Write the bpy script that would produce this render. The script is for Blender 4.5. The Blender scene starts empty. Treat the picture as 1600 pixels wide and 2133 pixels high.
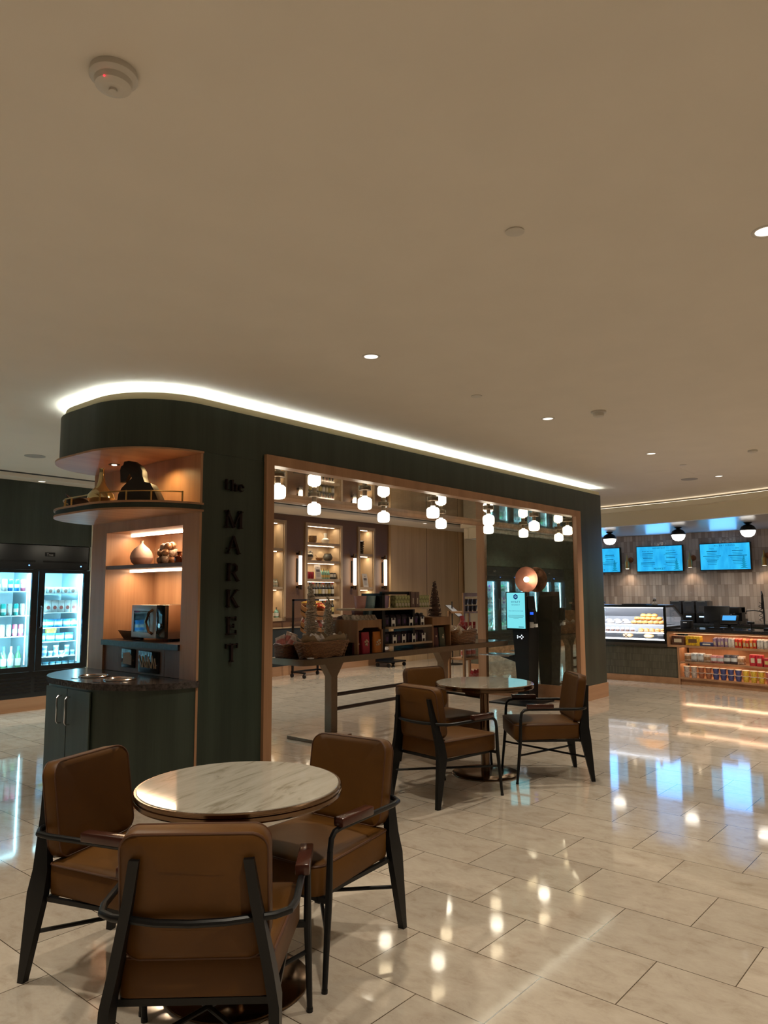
import bpy, bmesh, math, random
from mathutils import Matrix, Vector
random.seed(7)
S = bpy.context.scene
COL = S.collection
PI = math.pi
# ------------------------------------------------------------------ camera
# world: x runs along the front of the market partition, y runs into it, camera above the origin
PITCH = math.atan((1236 - 1066.5) / 1530.0)
YAW = math.radians(40.5); ROLL = math.radians(0.25)
f0 = Vector((math.cos(YAW), math.sin(YAW), 0)); r0 = Vector((math.sin(YAW), -math.cos(YAW), 0)); z0 = Vector((0, 0, 1))
fw = f0 * math.cos(PITCH) + z0 * math.sin(PITCH)
up = -f0 * math.sin(PITCH) + z0 * math.cos(PITCH)
cr = r0 * math.cos(ROLL) - up * math.sin(ROLL)
cu = r0 * math.sin(ROLL) + up * math.cos(ROLL)
cam = bpy.data.cameras.new('camera'); camo = bpy.data.objects.new('camera', cam); COL.objects.link(camo)
cam.sensor_fit = 'HORIZONTAL'; cam.sensor_width = 36; cam.lens = 36 * 1530 / 1600; cam.clip_end = 100
M = Matrix.Identity(4)
for i in range(3):
    M[i][0] = cr[i]; M[i][1] = cu[i]; M[i][2] = -fw[i]
M[0][3], M[1][3], M[2][3] = 0, 0, 1.5
camo.matrix_world = M
S.camera = camo
# ------------------------------------------------------------------ world, exposure
S.view_settings.view_transform = 'Standard'; S.view_settings.look = 'None'
S.view_settings.exposure = 0.0; S.view_settings.gamma = 1.0; S.view_settings.use_curve_mapping = False
W = bpy.data.worlds.new('world'); S.world = W; W.use_nodes = True
W.node_tree.nodes['Background'].inputs[0].default_value = (1.0, 0.85, 0.66, 1)
W.node_tree.nodes['Background'].inputs[1].default_value = 0.05
S.cycles.max_bounces = 7; S.cycles.diffuse_bounces = 4; S.cycles.glossy_bounces = 5; S.cycles.transmission_bounces = 6
S.cycles.sample_clamp_indirect = 4.0; S.cycles.caustics_reflective = False; S.cycles.caustics_refractive = False
CEIL = 3.06
# ------------------------------------------------------------------ lights
def spot(x, y, z, power, size=100, blend=0.7, col=(1.0, 0.78, 0.55), rad=0.04, aim=None):
    l = bpy.data.lights.new('spot', 'SPOT'); l.energy = power; l.spot_size = math.radians(size); l.spot_blend = blend
    l.color = col; l.shadow_soft_size = rad
    o = bpy.data.objects.new('spot_light', l); COL.objects.link(o); o.location = (x, y, z)
    if aim: o.rotation_euler = (Vector(aim) - Vector((x, y, z))).to_track_quat('-Z', 'Y').to_euler()
    return o
def area(loc, sx, sy, power, col, rot=(0, 0, 0), spread=180):
    l = bpy.data.lights.new('area', 'AREA'); l.energy = power; l.shape = 'RECTANGLE'; l.size = sx; l.size_y = sy; l.color = col
    l.spread = math.radians(spread)
    o = bpy.data.objects.new('area_light', l); COL.objects.link(o); o.location = loc; o.rotation_euler = rot
    return o
DOWN = [(x, y) for y in (3.1, 0.72, -1.65) for x in (-1.15, 1.2, 3.54, 5.9, 8.2, 10.4)]
DOWN[1] = (1.05, 3.3)
LC = (1.0, 0.895, 0.725)
for x, y in DOWN: spot(x, y, CEIL - 0.03, 140 if x < 2.5 else 108 if x < 5 else 90 if x < 10 else 175, 94 if x < 10 else 128, 0.55, LC, 0.05)
for x, y in [(0.5, 8.9), (3.0, 8.9), (6.5, 8.2), (8.9, 8.5), (11.2, 8.5), (13.3, 8.6), (-1.5, 6.2)]: spot(x, y, 2.96, 165, 140, 0.8, LC)
for y in (6.0, 4.0, 2.0): spot(14.3, y, 2.66, 92, 130, 0.8, LC)

# ------------------------------------------------------------------ materials
MATS = {}
def nmat(name):
    m = bpy.data.materials.new(name); m.use_nodes = True; MATS[name] = m
    return m, m.node_tree, m.node_tree.nodes['Principled BSDF']
def mat(name, col, rough=0.5, metal=0.0, spec=0.5, var=0.0, scale=30, coat=0.0, alpha=None, trans=0.0, ior=None, emit=None, es=0, bump=0.0, stretch=(1, 1, 1)):
    if name in MATS: return MATS[name]
    m, nt, b = nmat(name)
    b.inputs['Roughness'].default_value = rough; b.inputs['Metallic'].default_value = metal
    b.inputs['Specular IOR Level'].default_value = spec
    b.inputs['Coat Weight'].default_value = coat
    b.inputs['Transmission Weight'].default_value = trans
    if ior: b.inputs['IOR'].default_value = ior
    if emit: b.inputs['Emission Color'].default_value = (*emit, 1); b.inputs['Emission Strength'].default_value = es
    tc = nt.nodes.new('ShaderNodeTexCoord'); mp = nt.nodes.new('ShaderNodeMapping'); mp.inputs['Scale'].default_value = stretch
    nt.links.new(tc.outputs['Object'], mp.inputs['Vector'])
    n = nt.nodes.new('ShaderNodeTexNoise'); n.inputs['Scale'].default_value = scale; n.inputs['Detail'].default_value = 4
    nt.links.new(mp.outputs[0], n.inputs['Vector'])
    r = nt.nodes.new('ShaderNodeValToRGB'); k = 1 - var; h = 1 + var
    r.color_ramp.elements[0].position = 0.3; r.color_ramp.elements[1].position = 0.7
    r.color_ramp.elements[0].color = (col[0] * k, col[1] * k, col[2] * k, 1)
    r.color_ramp.elements[1].color = (min(1, col[0] * h), min(1, col[1] * h), min(1, col[2] * h), 1)
    nt.links.new(n.outputs['Fac'], r.inputs[0]); nt.links.new(r.outputs[0], b.inputs['Base Color'])
    if bump:
        bp = nt.nodes.new('ShaderNodeBump'); bp.inputs['Strength'].default_value = bump; bp.inputs['Distance'].default_value = 0.005
        nt.links.new(n.outputs['Fac'], bp.inputs['Height']); nt.links.new(bp.outputs[0], b.inputs['Normal'])
    return m
def emis(name, col, strength):
    if name in MATS: return MATS[name]
    m = bpy.data.materials.new(name); m.use_nodes = True; MATS[name] = m; nt = m.node_tree; nt.nodes.clear()
    e = nt.nodes.new('ShaderNodeEmission'); e.inputs[0].default_value = (*col, 1); e.inputs[1].default_value = strength
    o = nt.nodes.new('ShaderNodeOutputMaterial'); nt.links.new(e.outputs[0], o.inputs[0]); return m
def glass(name, col=(1, 1, 1), rough=0.0, refl=0.08):
    if name in MATS: return MATS[name]
    m = bpy.data.materials.new(name); m.use_nodes = True; MATS[name] = m; nt = m.node_tree; nt.nodes.clear()
    t = nt.nodes.new('ShaderNodeBsdfTransparent'); t.inputs[0].default_value = (*col, 1)
    g = nt.nodes.new('ShaderNodeBsdfGlossy'); g.inputs['Roughness'].default_value = rough
    mx = nt.nodes.new('ShaderNodeMixShader'); fr = nt.nodes.new('ShaderNodeFresnel'); fr.inputs[0].default_value = 1.35
    mu = nt.nodes.new('ShaderNodeMath'); mu.operation = 'MULTIPLY'; mu.inputs[1].default_value = refl / 0.08
    nt.links.new(fr.outputs[0], mu.inputs[0]); nt.links.new(mu.outputs[0], mx.inputs[0])
    nt.links.new(t.outputs[0], mx.inputs[1]); nt.links.new(g.outputs[0], mx.inputs[2])
    o = nt.nodes.new('ShaderNodeOutputMaterial'); nt.links.new(mx.outputs[0], o.inputs[0]); return m
def wood(name, c1, c2, rough=0.45, grain=90, axis=2):
    if name in MATS: return MATS[name]
    m, nt, b = nmat(name)
    tc = nt.nodes.new('ShaderNodeTexCoord'); mp = nt.nodes.new('ShaderNodeMapping')
    s = [1, 1, 1]; s[axis] = 0.03; mp.inputs['Scale'].default_value = s
    n = nt.nodes.new('ShaderNodeTexNoise'); n.inputs['Scale'].default_value = grain; n.inputs['Detail'].default_value = 6
    n2 = nt.nodes.new('ShaderNodeTexNoise'); n2.inputs['Scale'].default_value = grain / 12; n2.inputs['Detail'].default_value = 2
    mx = nt.nodes.new('ShaderNodeMath'); mx.operation = 'MULTIPLY_ADD'; mx.inputs[1].default_value = 0.5
    r = nt.nodes.new('ShaderNodeValToRGB'); r.color_ramp.elements[0].position = 0.55; r.color_ramp.elements[1].position = 0.95
    r.color_ramp.elements[0].color = (*c1, 1); r.color_ramp.elements[1].color = (*c2, 1)
    L = nt.links
    L.new(tc.outputs['Object'], mp.inputs[0]); L.new(mp.outputs[0], n.inputs['Vector']); L.new(mp.outputs[0], n2.inputs['Vector'])
    L.new(n.outputs['Fac'], mx.inputs[0]); L.new(n2.outputs['Fac'], mx.inputs[2]); L.new(mx.outputs[0], r.inputs[0]); L.new(r.outputs[0], b.inputs['Base Color'])
    b.inputs['Roughness'].default_value = rough
    return m
OAK = wood('oak_veneer', (0.33, 0.170, 0.088), (0.44, 0.245, 0.135), 0.42)
OAKX = wood('oak_veneer_flat', (0.33, 0.170, 0.088), (0.44, 0.245, 0.135), 0.42, axis=0)
GREEN = wood('dark_green_stained_wood', (0.019, 0.029, 0.021), (0.032, 0.046, 0.034), 0.42, 120)
BROWN = mat('brown_lacquer_wall', (0.135, 0.062, 0.026), 0.5, var=0.12, scale=60)
TAN = wood('tan_wood_panel', (0.48, 0.31, 0.15), (0.60, 0.40, 0.21), 0.5, 60)
PALE = wood('pale_wood', (0.36, 0.25, 0.15), (0.46, 0.33, 0.21), 0.5, 60)
CREAM = mat('cream_paint', (0.80, 0.74, 0.60), 0.6)
CEILM = mat('ceiling_plaster', (0.74, 0.68, 0.60), 0.75, var=0.02, scale=3)
BLACK = mat('black_metal', (0.004, 0.004, 0.0045), 0.42, 0.0, spec=0.35)
BLACKP = mat('black_plastic', (0.006, 0.006, 0.007), 0.42, spec=0.35)
BRASS = mat('brass', (0.55, 0.36, 0.13), 0.38, .9)
BRONZE = mat('bronze', (0.20, 0.125, 0.075), 0.17, 1.0, var=0.08, scale=8)
PEWTER = mat('champagne_metal', (0.19, 0.135, 0.09), 0.42, 0.75, var=0.05)
STEEL = mat('steel', (0.6, 0.6, 0.62), 0.18, 1.0)
WHITE = mat('white', (0.75, 0.75, 0.75), 0.4)
LEATHER = mat('tan_leather', (0.105, 0.042, 0.006), 0.5, spec=0.25, var=0.07, scale=9, bump=0.12)
PIPING = mat('leather_piping', (0.085, 0.03, 0.009), 0.55)
WALNUT = wood('walnut_armrest', (0.045, 0.014, 0.009), (0.085, 0.028, 0.017), 0.16, 50, 0)
GLOW = emis('globe_glow', (1.0, 0.90, 0.70), 9.0)
LEDW = emis('warm_led', (1.0, 0.80, 0.58), 11.0)
LEDC = emis('cove_led', (0.92, 1.0, 0.92), 48.0)
LEDCOOL = emis('cooler_led', (0.45, 0.88, 1.0), 24)
CLEAR = glass('clear_glass')
GRANITE = mat('dark_granite', (0.045, 0.036, 0.034), 0.17, var=0.75, scale=45, spec=0.6)
STONE = mat('black_stone', (0.02, 0.02, 0.022), 0.12, spec=0.6, var=0.3)
CARTON = [mat('carton_%d' % i, c, 0.5) for i, c in enumerate([(.5, .6, .65), (.35, .5, .6), (.6, .6, .62)])]

def floor_mat():
    m, nt, b = nmat('travertine_tile'); L = nt.links
    tc = nt.nodes.new('ShaderNodeTexCoord'); sx = nt.nodes.new('ShaderNodeSeparateXYZ'); L.new(tc.outputs['Object'], sx.inputs[0])
    def add(v, k):
        a = nt.nodes.new('ShaderNodeMath'); a.operation = 'ADD'; a.inputs[1].default_value = k; L.new(v, a.inputs[0]); return a.outputs[0]
    cx = nt.nodes.new('ShaderNodeCombineXYZ'); L.new(add(sx.outputs['Y'], -1.529 + 60.3), cx.inputs[0]); L.new(add(sx.outputs['X'], -2.729 + 0.413 * 60), cx.inputs[1])
    br = nt.nodes.new('ShaderNodeTexBrick'); L.new(cx.outputs[0], br.inputs['Vector'])
    br.offset = 0.5; br.offset_frequency = 2; br.squash = 1
    for k, v in (('Scale', 1.0), ('Mortar Size', 0.0022), ('Mortar Smooth', 0.1), ('Bias', 0.0), ('Brick Width', 0.603), ('Row Height', 0.413)): br.inputs[k].default_value = v
    br.inputs['Color1'].default_value = (0.90, 0.89, 0.88, 1); br.inputs['Color2'].default_value = (1.06, 1.04, 1.02, 1); br.inputs['Mortar'].default_value = (0.16, 0.13, 0.10, 1)
    mp = nt.nodes.new('ShaderNodeMapping'); mp.inputs['Scale'].default_value = (1.0, 0.6, 1); L.new(tc.outputs['Object'], mp.inputs[0])
    # shift the veining from tile to tile
    sc = nt.nodes.new('ShaderNodeVectorMath'); sc.operation = 'SCALE'; sc.inputs['Scale'].default_value = 30.0; L.new(br.outputs['Color'], sc.inputs[0])
    ad = nt.nodes.new('ShaderNodeVectorMath'); ad.operation = 'ADD'; L.new(mp.outputs[0], ad.inputs[0]); L.new(sc.outputs[0], ad.inputs[1])
    n = nt.nodes.new('ShaderNodeTexNoise'); n.inputs['Scale'].default_value = 11; n.inputs['Detail'].default_value = 12; n.inputs['Roughness'].default_value = 0.72; n.inputs['Distortion'].default_value = 0.35
    L.new(ad.outputs[0], n.inputs['Vector'])
    r = nt.nodes.new('ShaderNodeValToRGB'); e = r.color_ramp.elements
    e[0].position = 0.30; e[0].color = (0.395, 0.33, 0.26, 1); e[1].position = 0.68; e[1].color = (0.575, 0.515, 0.435, 1)
    k = e.new(0.47); k.color = (0.505, 0.44, 0.365, 1)
    L.new(n.outputs['Fac'], r.inputs[0])
    mu = nt.nodes.new('ShaderNodeMixRGB'); mu.blend_type = 'MULTIPLY'; mu.inputs[0].default_value = 1; L.new(r.outputs[0], mu.inputs[1]); L.new(br.outputs['Color'], mu.inputs[2])
    L.new(mu.outputs[0], b.inputs['Base Color'])
    rr = nt.nodes.new('ShaderNodeMapRange'); rr.inputs[1].default_value = 0.3; rr.inputs[2].default_value = 0.8; rr.inputs[3].default_value = 0.035; rr.inputs[4].default_value = 0.10
    L.new(n.outputs['Fac'], rr.inputs[0]); L.new(rr.outputs[0], b.inputs['Roughness'])
    b.inputs['Specular IOR Level'].default_value = 0.75
    return m
def marble_mat():
    m, nt, b = nmat('marble'); L = nt.links
    tc = nt.nodes.new('ShaderNodeTexCoord'); mp = nt.nodes.new('ShaderNodeMapping'); mp.inputs['Scale'].default_value = (1, 5, 1); mp.inputs['Rotation'].default_value = (0, 0, 0.25)
    L.new(tc.outputs['Object'], mp.inputs[0])
    n = nt.nodes.new('ShaderNodeTexNoise'); n.inputs['Scale'].default_value = 3.2; n.inputs['Detail'].default_value = 9; n.inputs['Roughness'].default_value = 0.6; n.inputs['Distortion'].default_value = 1.2
    L.new(mp.outputs[0], n.inputs['Vector']); r = nt.nodes.new('ShaderNodeValToRGB'); e = r.color_ramp.elements
    e[0].position = 0.34; e[0].color = (0.25, 0.22, 0.17, 1); e[1].position = 0.62; e[1].color = (0.42, 0.395, 0.34, 1)
    k = e.new(0.44); k.color = (0.37, 0.345, 0.29, 1)
    L.new(n.outputs['Fac'], r.inputs[0]); L.new(r.outputs[0], b.inputs['Base Color']); b.inputs['Roughness'].default_value = 0.07; b.inputs['Specular IOR Level'].default_value = 0.8
    return m
def mirror_mat(name, tint, rough, spots):
    m, nt, b = nmat(name); L = nt.links
    tc = nt.nodes.new('ShaderNodeTexCoord'); n = nt.nodes.new('ShaderNodeTexNoise'); n.inputs['Scale'].default_value = 16; n.inputs['Detail'].default_value = 10; n.inputs['Roughness'].default_value = 0.8
    L.new(tc.outputs['Object'], n.inputs['Vector']); r = nt.nodes.new('ShaderNodeValToRGB'); e = r.color_ramp.elements
    e[0].position = 0.4; e[0].color = (tint[0] * (1 - spots), tint[1] * (1 - spots), tint[2] * (1 - spots), 1); e[1].position = 0.62; e[1].color = (*tint, 1)
    L.new(n.outputs['Fac'], r.inputs[0]); L.new(r.outputs[0], b.inputs['Base Color']); b.inputs['Metallic'].default_value = 1; b.inputs['Roughness'].default_value = rough
    # cloudy film of the old silvering: a little diffuse scatter on top of the mirror
    d = nt.nodes.new('ShaderNodeBsdfDiffuse'); d.inputs[0].default_value = (0.24, 0.23, 0.16, 1)
    r2 = nt.nodes.new('ShaderNodeMapRange'); r2.inputs[1].default_value = 0.40; r2.inputs[2].default_value = 0.62; r2.inputs[3].default_value = 0.30 * spots * 2; r2.inputs[4].default_value = 0.05
    L.new(n.outputs['Fac'], r2.inputs[0]); mx = nt.nodes.new('ShaderNodeMixShader'); L.new(r2.outputs[0], mx.inputs[0]); L.new(b.outputs[0], mx.inputs[1]); L.new(d.outputs[0], mx.inputs[2])
    L.new(mx.outputs[0], nt.nodes['Material Output'].inputs[0])
    return m
def brick_mat(name, c1, c2, mortar, w, h, axis, rough=0.2, offset=0.0, bump=0.3, ms=0.003):
    "axis: which world axis runs along the wall; tiles of width w and height h"
    m, nt, b = nmat(name); L = nt.links
    tc = nt.nodes.new('ShaderNodeTexCoord'); sx = nt.nodes.new('ShaderNodeSeparateXYZ'); L.new(tc.outputs['Object'], sx.inputs[0])
    ad = nt.nodes.new('ShaderNodeMath'); ad.operation = 'ADD'; ad.inputs[1].default_value = 20.0; L.new(sx.outputs[axis], ad.inputs[0])
    cx = nt.nodes.new('ShaderNodeCombineXYZ'); L.new(ad.outputs[0], cx.inputs[0]); L.new(sx.outputs['Z'], cx.inputs[1])
    br = nt.nodes.new('ShaderNodeTexBrick'); L.new(cx.outputs[0], br.inputs['Vector']); br.offset = offset
    for k, v in (('Scale', 1.0), ('Mortar Size', ms), ('Brick Width', w), ('Row Height', h)): br.inputs[k].default_value = v
    br.inputs['Color1'].default_value = (*c1, 1); br.inputs['Color2'].default_value = (*c2, 1); br.inputs['Mortar'].default_value = (*mortar, 1)
    L.new(br.outputs['Color'], b.inputs['Base Color']); b.inputs['Roughness'].default_value = rough
    n = nt.nodes.new('ShaderNodeTexNoise'); n.inputs['Scale'].default_value = 14; L.new(tc.outputs['Object'], n.inputs['Vector'])
    mx = nt.nodes.new('ShaderNodeMath'); mx.operation = 'SUBTRACT'; L.new(n.outputs['Fac'], mx.inputs[0]); L.new(br.outputs['Fac'], mx.inputs[1])
    bp = nt.nodes.new('ShaderNodeBump'); bp.inputs['Strength'].default_value = bump; bp.inputs['Distance'].default_value = 0.01; L.new(mx.outputs[0], bp.inputs['Height']); L.new(bp.outputs[0], b.inputs['Normal'])
    return m
FLOORM = floor_mat(); MARBLE = marble_mat()
MIRROR = mirror_mat('antique_mirror', (0.90, 0.88, 0.78), 0.02, 0.40)
MIRROR2 = mirror_mat('bronze_ceiling_mirror', (0.66, 0.58, 0.46), 0.03, 0.25)

# ------------------------------------------------------------------ mesh builder
class MB:
    def __init__(s): s.bm = bmesh.new(); s.X = Matrix.Identity(4)
    def v(s, p): return s.bm.verts.new(s.X @ Vector(p))
    def face(s, vs):
        try: return s.bm.faces.new(vs)
        except ValueError: return None
    def box(s, x0, y0, z0, x1, y1, z1, bev=0.0):
        vs = [s.v((x, y, z)) for z in (z0, z1) for y in (y0, y1) for x in (x0, x1)]
        fs = [s.face([vs[i] for i in q]) for q in ((0, 2, 3, 1), (4, 5, 7, 6), (0, 1, 5, 4), (2, 6, 7, 3), (0, 4, 6, 2), (1, 3, 7, 5))]
        if bev:
            es = {e for f in fs for e in f.edges}
            bmesh.ops.bevel(s.bm, geom=list(es), offset=bev, segments=2, affect='EDGES', profile=0.5)
        return s
    def cbox(s, c, d, bev=0.0): return s.box(c[0] - d[0] / 2, c[1] - d[1] / 2, c[2] - d[2] / 2, c[0] + d[0] / 2, c[1] + d[1] / 2, c[2] + d[2] / 2, bev)
    def rings(s, rings, cap=True, closed=True):
        vr = [[s.v(p) for p in r] for r in rings]
        n = len(vr[0])
        for a, b in zip(vr, vr[1:]):
            for i in range(n if closed else n - 1):
                j = (i + 1) % n; s.face([a[i], a[j], b[j], b[i]])
        if cap and closed: s.face(vr[0][::-1]); s.face(vr[-1])
        return s
    def prism(s, poly, z0, z1): return s.rings([[(x, y, z0) for x, y in poly], [(x, y, z1) for x, y in poly]])
    def prismx(s, poly, x0, x1): return s.rings([[(x0, a, b) for a, b in poly], [(x1, a, b) for a, b in poly]])
    def prismy(s, poly, y0, y1): return s.rings([[(a, y0, b) for a, b in poly], [(a, y1, b) for a, b in poly]])
    def cyl(s, p0, p1, r0, r1=None, seg=16):
        r1 = r0 if r1 is None else r1
        p0, p1 = Vector(p0), Vector(p1); d = (p1 - p0).normalized(); a = d.orthogonal().normalized(); b = d.cross(a)
        return s.rings([[p + (a * math.cos(t) + b * math.sin(t)) * r for t in [2 * PI * i / seg for i in range(seg)]] for p, r in ((p0, r0), (p1, r1))])
    def lathe(s, prof, loc=(0, 0, 0), seg=24, cap=True):
        return s.rings([[(loc[0] + r * math.cos(2 * PI * i / seg), loc[1] + r * math.sin(2 * PI * i / seg), loc[2] + z) for i in range(seg)] for r, z in prof], cap)
    def tube(s, pts, r, seg=10, closed=False):
        pts = [Vector(p) for p in pts]; n = len(pts); R = []; a = None
        for i in range(n):
            if closed: d = pts[(i + 1) % n] - pts[i - 1]
            else: d = pts[min(i + 1, n - 1)] - pts[max(i - 1, 0)]
            d.normalize()
            a = d.orthogonal().normalized() if a is None else (a - d * a.dot(d)).normalized()
            b = d.cross(a); rr = r[i] if isinstance(r, (list, tuple)) else r
            R.append([pts[i] + (a * math.cos(2 * PI * k / seg) + b * math.sin(2 * PI * k / seg)) * rr for k in range(seg)])
        if closed: R.append(R[0]); return s.rings(R, False)
        return s.rings(R)
    def sphere(s, c, r, seg=16, rg=9, sz=1.0):
        return s.lathe([(max(r * math.sin(PI * i / rg), 1e-4), -r * math.cos(PI * i / rg) * sz) for i in range(rg + 1)], c, seg)
    def sweep(s, path, sect, closed=False):
        "sect: list of (offset to the left of the path, z)"
        n = len(path); R = []
        for i in range(n):
            if closed: d = Vector(path[(i + 1) % n]) - Vector(path[i - 1])
            else: d = Vector(path[min(i + 1, n - 1)]) - Vector(path[max(i - 1, 0)])
            d.normalize(); nx, ny = -d.y, d.x
            R.append([(path[i][0] + nx * o, path[i][1] + ny * o, z) for o, z in sect])
        if closed: R.append(R[0]); return s.rings(R, False)
        return s.rings(R)
    def islands(s):
        seen = set(); out = []
        for f in s.bm.faces:
            if f.index in seen: continue
            st = [f]; seen.add(f.index); grp = []
            while st:
                g = st.pop(); grp.append(g)
                for v_ in g.verts:
                    for h in v_.link_faces:
                        if h.index not in seen: seen.add(h.index); st.append(h)
            out.append(grp)
        return out
    def each(s, name, m, parent=None, smooth=35):
        "every separate piece becomes a part of its own"
        s.bm.faces.index_update(); s.bm.faces.ensure_lookup_table()
        for grp in s.islands():
            q = MB(); mp_ = {}
            for f in grp:
                vs = []
                for v_ in f.verts:
                    if v_ not in mp_: mp_[v_] = q.bm.verts.new(v_.co)
                    vs.append(mp_[v_])
                q.bm.faces.new(vs)
            o = q.build(name, m, parent, smooth)
        s.bm.free(); return o
    def build(s, name, m, parent=None, smooth=35, rot=None, loc=None):
        bmesh.ops.recalc_face_normals(s.bm, faces=s.bm.faces)
        me = bpy.data.meshes.new(name); s.bm.to_mesh(me); s.bm.free(); me.materials.append(m)
        if smooth:
            me.shade_smooth(); me.set_sharp_from_angle(angle=math.radians(smooth))
        o = bpy.data.objects.new(name, me); COL.objects.link(o)
        if parent: o.parent = parent
        if rot: o.rotation_euler = rot
        if loc: o.location = loc
        return o
def thing(name, label, cat, loc=(0, 0, 0), rz=0.0, group=None):
    o = bpy.data.objects.new(name, None); COL.objects.link(o); o.empty_display_size = 0.1
    o.location = loc; o.rotation_euler = (0, 0, rz); o['label'] = label; o['category'] = cat
    if group: o['group'] = group
    return o
def tag(o, label, cat, group=None, kind=None):
    o['label'] = label; o['category'] = cat
    if group: o['group'] = group
    if kind: o['kind'] = kind
    return o
def struct(name, mb, m, label=None, parent=None):
    o = mb.build(name, m, parent)
    if not parent:
        o['kind'] = 'structure'
        if label: o['label'] = label
    return o
KIDS = {}
def copy_tree(o, parent=None):
    c = o.copy(); COL.objects.link(c)
    if parent: c.parent = parent
    for ch in [x for x in KIDS.get(o.name) or o.children]: copy_tree(ch, c)
    return c
def dup(o, loc, rz=None, label=None, group=None, scale=None):
    c = copy_tree(o); c.location = loc
    if rz is not None: c.rotation_euler = (0, 0, rz)
    if label: c['label'] = label
    if group: c['group'] = group
    if scale: c.scale = scale
    return c
def text_mesh(name, txt, size, m, parent, matrix, ext=0.002, align='CENTER', space=1.0):
    cu_ = bpy.data.curves.new(name, 'FONT'); cu_.body = txt; cu_.size = size; cu_.extrude = ext; cu_.align_x = align; cu_.space_character = space
    cu_.resolution_u = 2
    t = bpy.data.objects.new(name + '_tmp', cu_); COL.objects.link(t)
    dg = bpy.context.evaluated_depsgraph_get(); me = bpy.data.meshes.new_from_object(t.evaluated_get(dg))
    bpy.data.objects.remove(t); me.materials.clear(); me.materials.append(m)
    me.transform(matrix)
    o = bpy.data.objects.new(name, me); COL.objects.link(o)
    if parent: o.parent = parent
    return o
def facing(loc, right, upv=(0, 0, 1)):
    "matrix putting text so that its reading direction is `right`"
    r = Vector(right).normalized(); u = Vector(upv).normalized(); n = r.cross(u)
    m = Matrix.Identity(4)
    for i in range(3): m[i][0] = r[i]; m[i][1] = u[i]; m[i][2] = n[i]; m[i][3] = loc[i]
    return m
def arc(cx, cy, rx, ry, a0, a1, n): return [(cx + rx * math.cos(a0 + (a1 - a0) * i / n), cy + ry * math.sin(a0 + (a1 - a0) * i / n)) for i in range(n + 1)]
def rrect(x0, y0, x1, y1, r, n=5):
    P = []
    for cx, cy, a in ((x1 - r, y1 - r, 0), (x0 + r, y1 - r, PI / 2), (x0 + r, y0 + r, PI), (x1 - r, y0 + r, 1.5 * PI)):
        P += [(cx + r * math.cos(a + PI / 2 * i / n), cy + r * math.sin(a + PI / 2 * i / n)) for i in range(n + 1)]
    return P
# ================================================================== SETTING
struct('floor', MB().box(-9, -8, -0.1, 18, 13, 0), FLOORM, 'polished beige travertine tile floor')
struct('ceiling', MB().box(-9, -8, CEIL, 18, 9.55, CEIL + 0.15), CEILM, 'plain plaster ceiling')
struct('ceiling', MB().box(-9, 9.55, 3.0, 18, 13, 3.21), CEILM, 'lowered strip of ceiling along the coolers')
struct('trim_1', MB().box(-9, 9.535, 3.045, 18, 9.55, 3.0599).box(5.3, 9.05, 3.057, 15.4, 9.07, 3.0601), mat('slot', (0.03, 0.03, 0.03), 0.6), 'thin dark slot line in the ceiling')
# cooler wall (left) : green panelling above the coolers, wooden plinth below
struct('wall_left', MB().box(-9, 9.88, 2.17, 5.19, 9.98, 3.0).box(-9, 9.98, 0, -0.55, 10.8, 3.0).box(-9, 10.75, 0, 5.19, 10.85, 3.0), GREEN, 'dark green panelled wall above the coolers')
struct('baseboard_left', MB().box(-9, 9.89, 0, 5.19, 9.99, 0.17), OAKX, 'wooden plinth under the coolers')
struct('wall_return', MB().box(5.19, 9.86, 0, 5.32, 10.85, 3.0), CREAM, 'narrow cream wall end beside the coolers')
# back wall with niches
BY = 10.4
def wall_with_holes(y0, y1, x0, x1, z0, z1, holes, m, name, label):
    mb = MB(); xs = sorted([x0, x1] + [h[0] for h in holes] + [h[1] for h in holes])
    for a, b in zip(xs, xs[1:]):
        hh = [h for h in holes if h[0] <= a and h[1] >= b]
        if hh:
            h = hh[0]; mb.box(a, y0, z0, b, y1, h[2]); mb.box(a, y0, h[3], b, y1, z1)
        else: mb.box(a, y0, z0, b, y1, z1)
    return struct(name, mb, m, label)
NICHES = [(8.73, 9.26, 1.05, 2.83, [2.35, 1.63]), (9.86, 10.79, 1.08, 2.83, [2.50, 2.15, 1.79, 1.44]), (11.37, 11.80, 1.05, 2.84, [2.33, 1.63])]
wall_with_holes(BY, BY + 0.1, 5.32, 12.33, 0.885, 3.0, [n[:4] for n in NICHES], BROWN, 'wall_back', 'reddish brown back wall with lit niches')
struct('wall_back_lower', MB().box(5.32, BY + 0.01, 0.17, 12.33, BY + 0.1, 0.86), mat('slate_green', (0.02, 0.026, 0.027), 0.5), 'dark green lower band of the back wall')
struct('trim_2', MB().box(5.32, BY - 0.015, 0.86, 12.33, BY + 0.1, 0.885), PALE, 'pale chair rail on the back wall')
struct('baseboard_back', MB().box(5.32, BY - 0.02, 0, 12.33, BY + 0.1, 0.17), OAKX, 'wooden baseboard of the back wall')
mb = MB(); mb.box(12.33, BY - 0.06, 0, 15.5, BY + 0.1, 3.0)
o = struct('wall_tan', mb, TAN, 'light tan wood-panelled end of the back wall')
struct('trim_3', MB().box(13.62, BY - 0.064, 0, 13.63, BY - 0.05, 3.0).box(14.9, BY - 0.064, 0, 14.91, BY - 0.05, 3.0), mat('seam', (0.10, 0.06, 0.03), 0.6), 'seams of the tan panelling')
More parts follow.
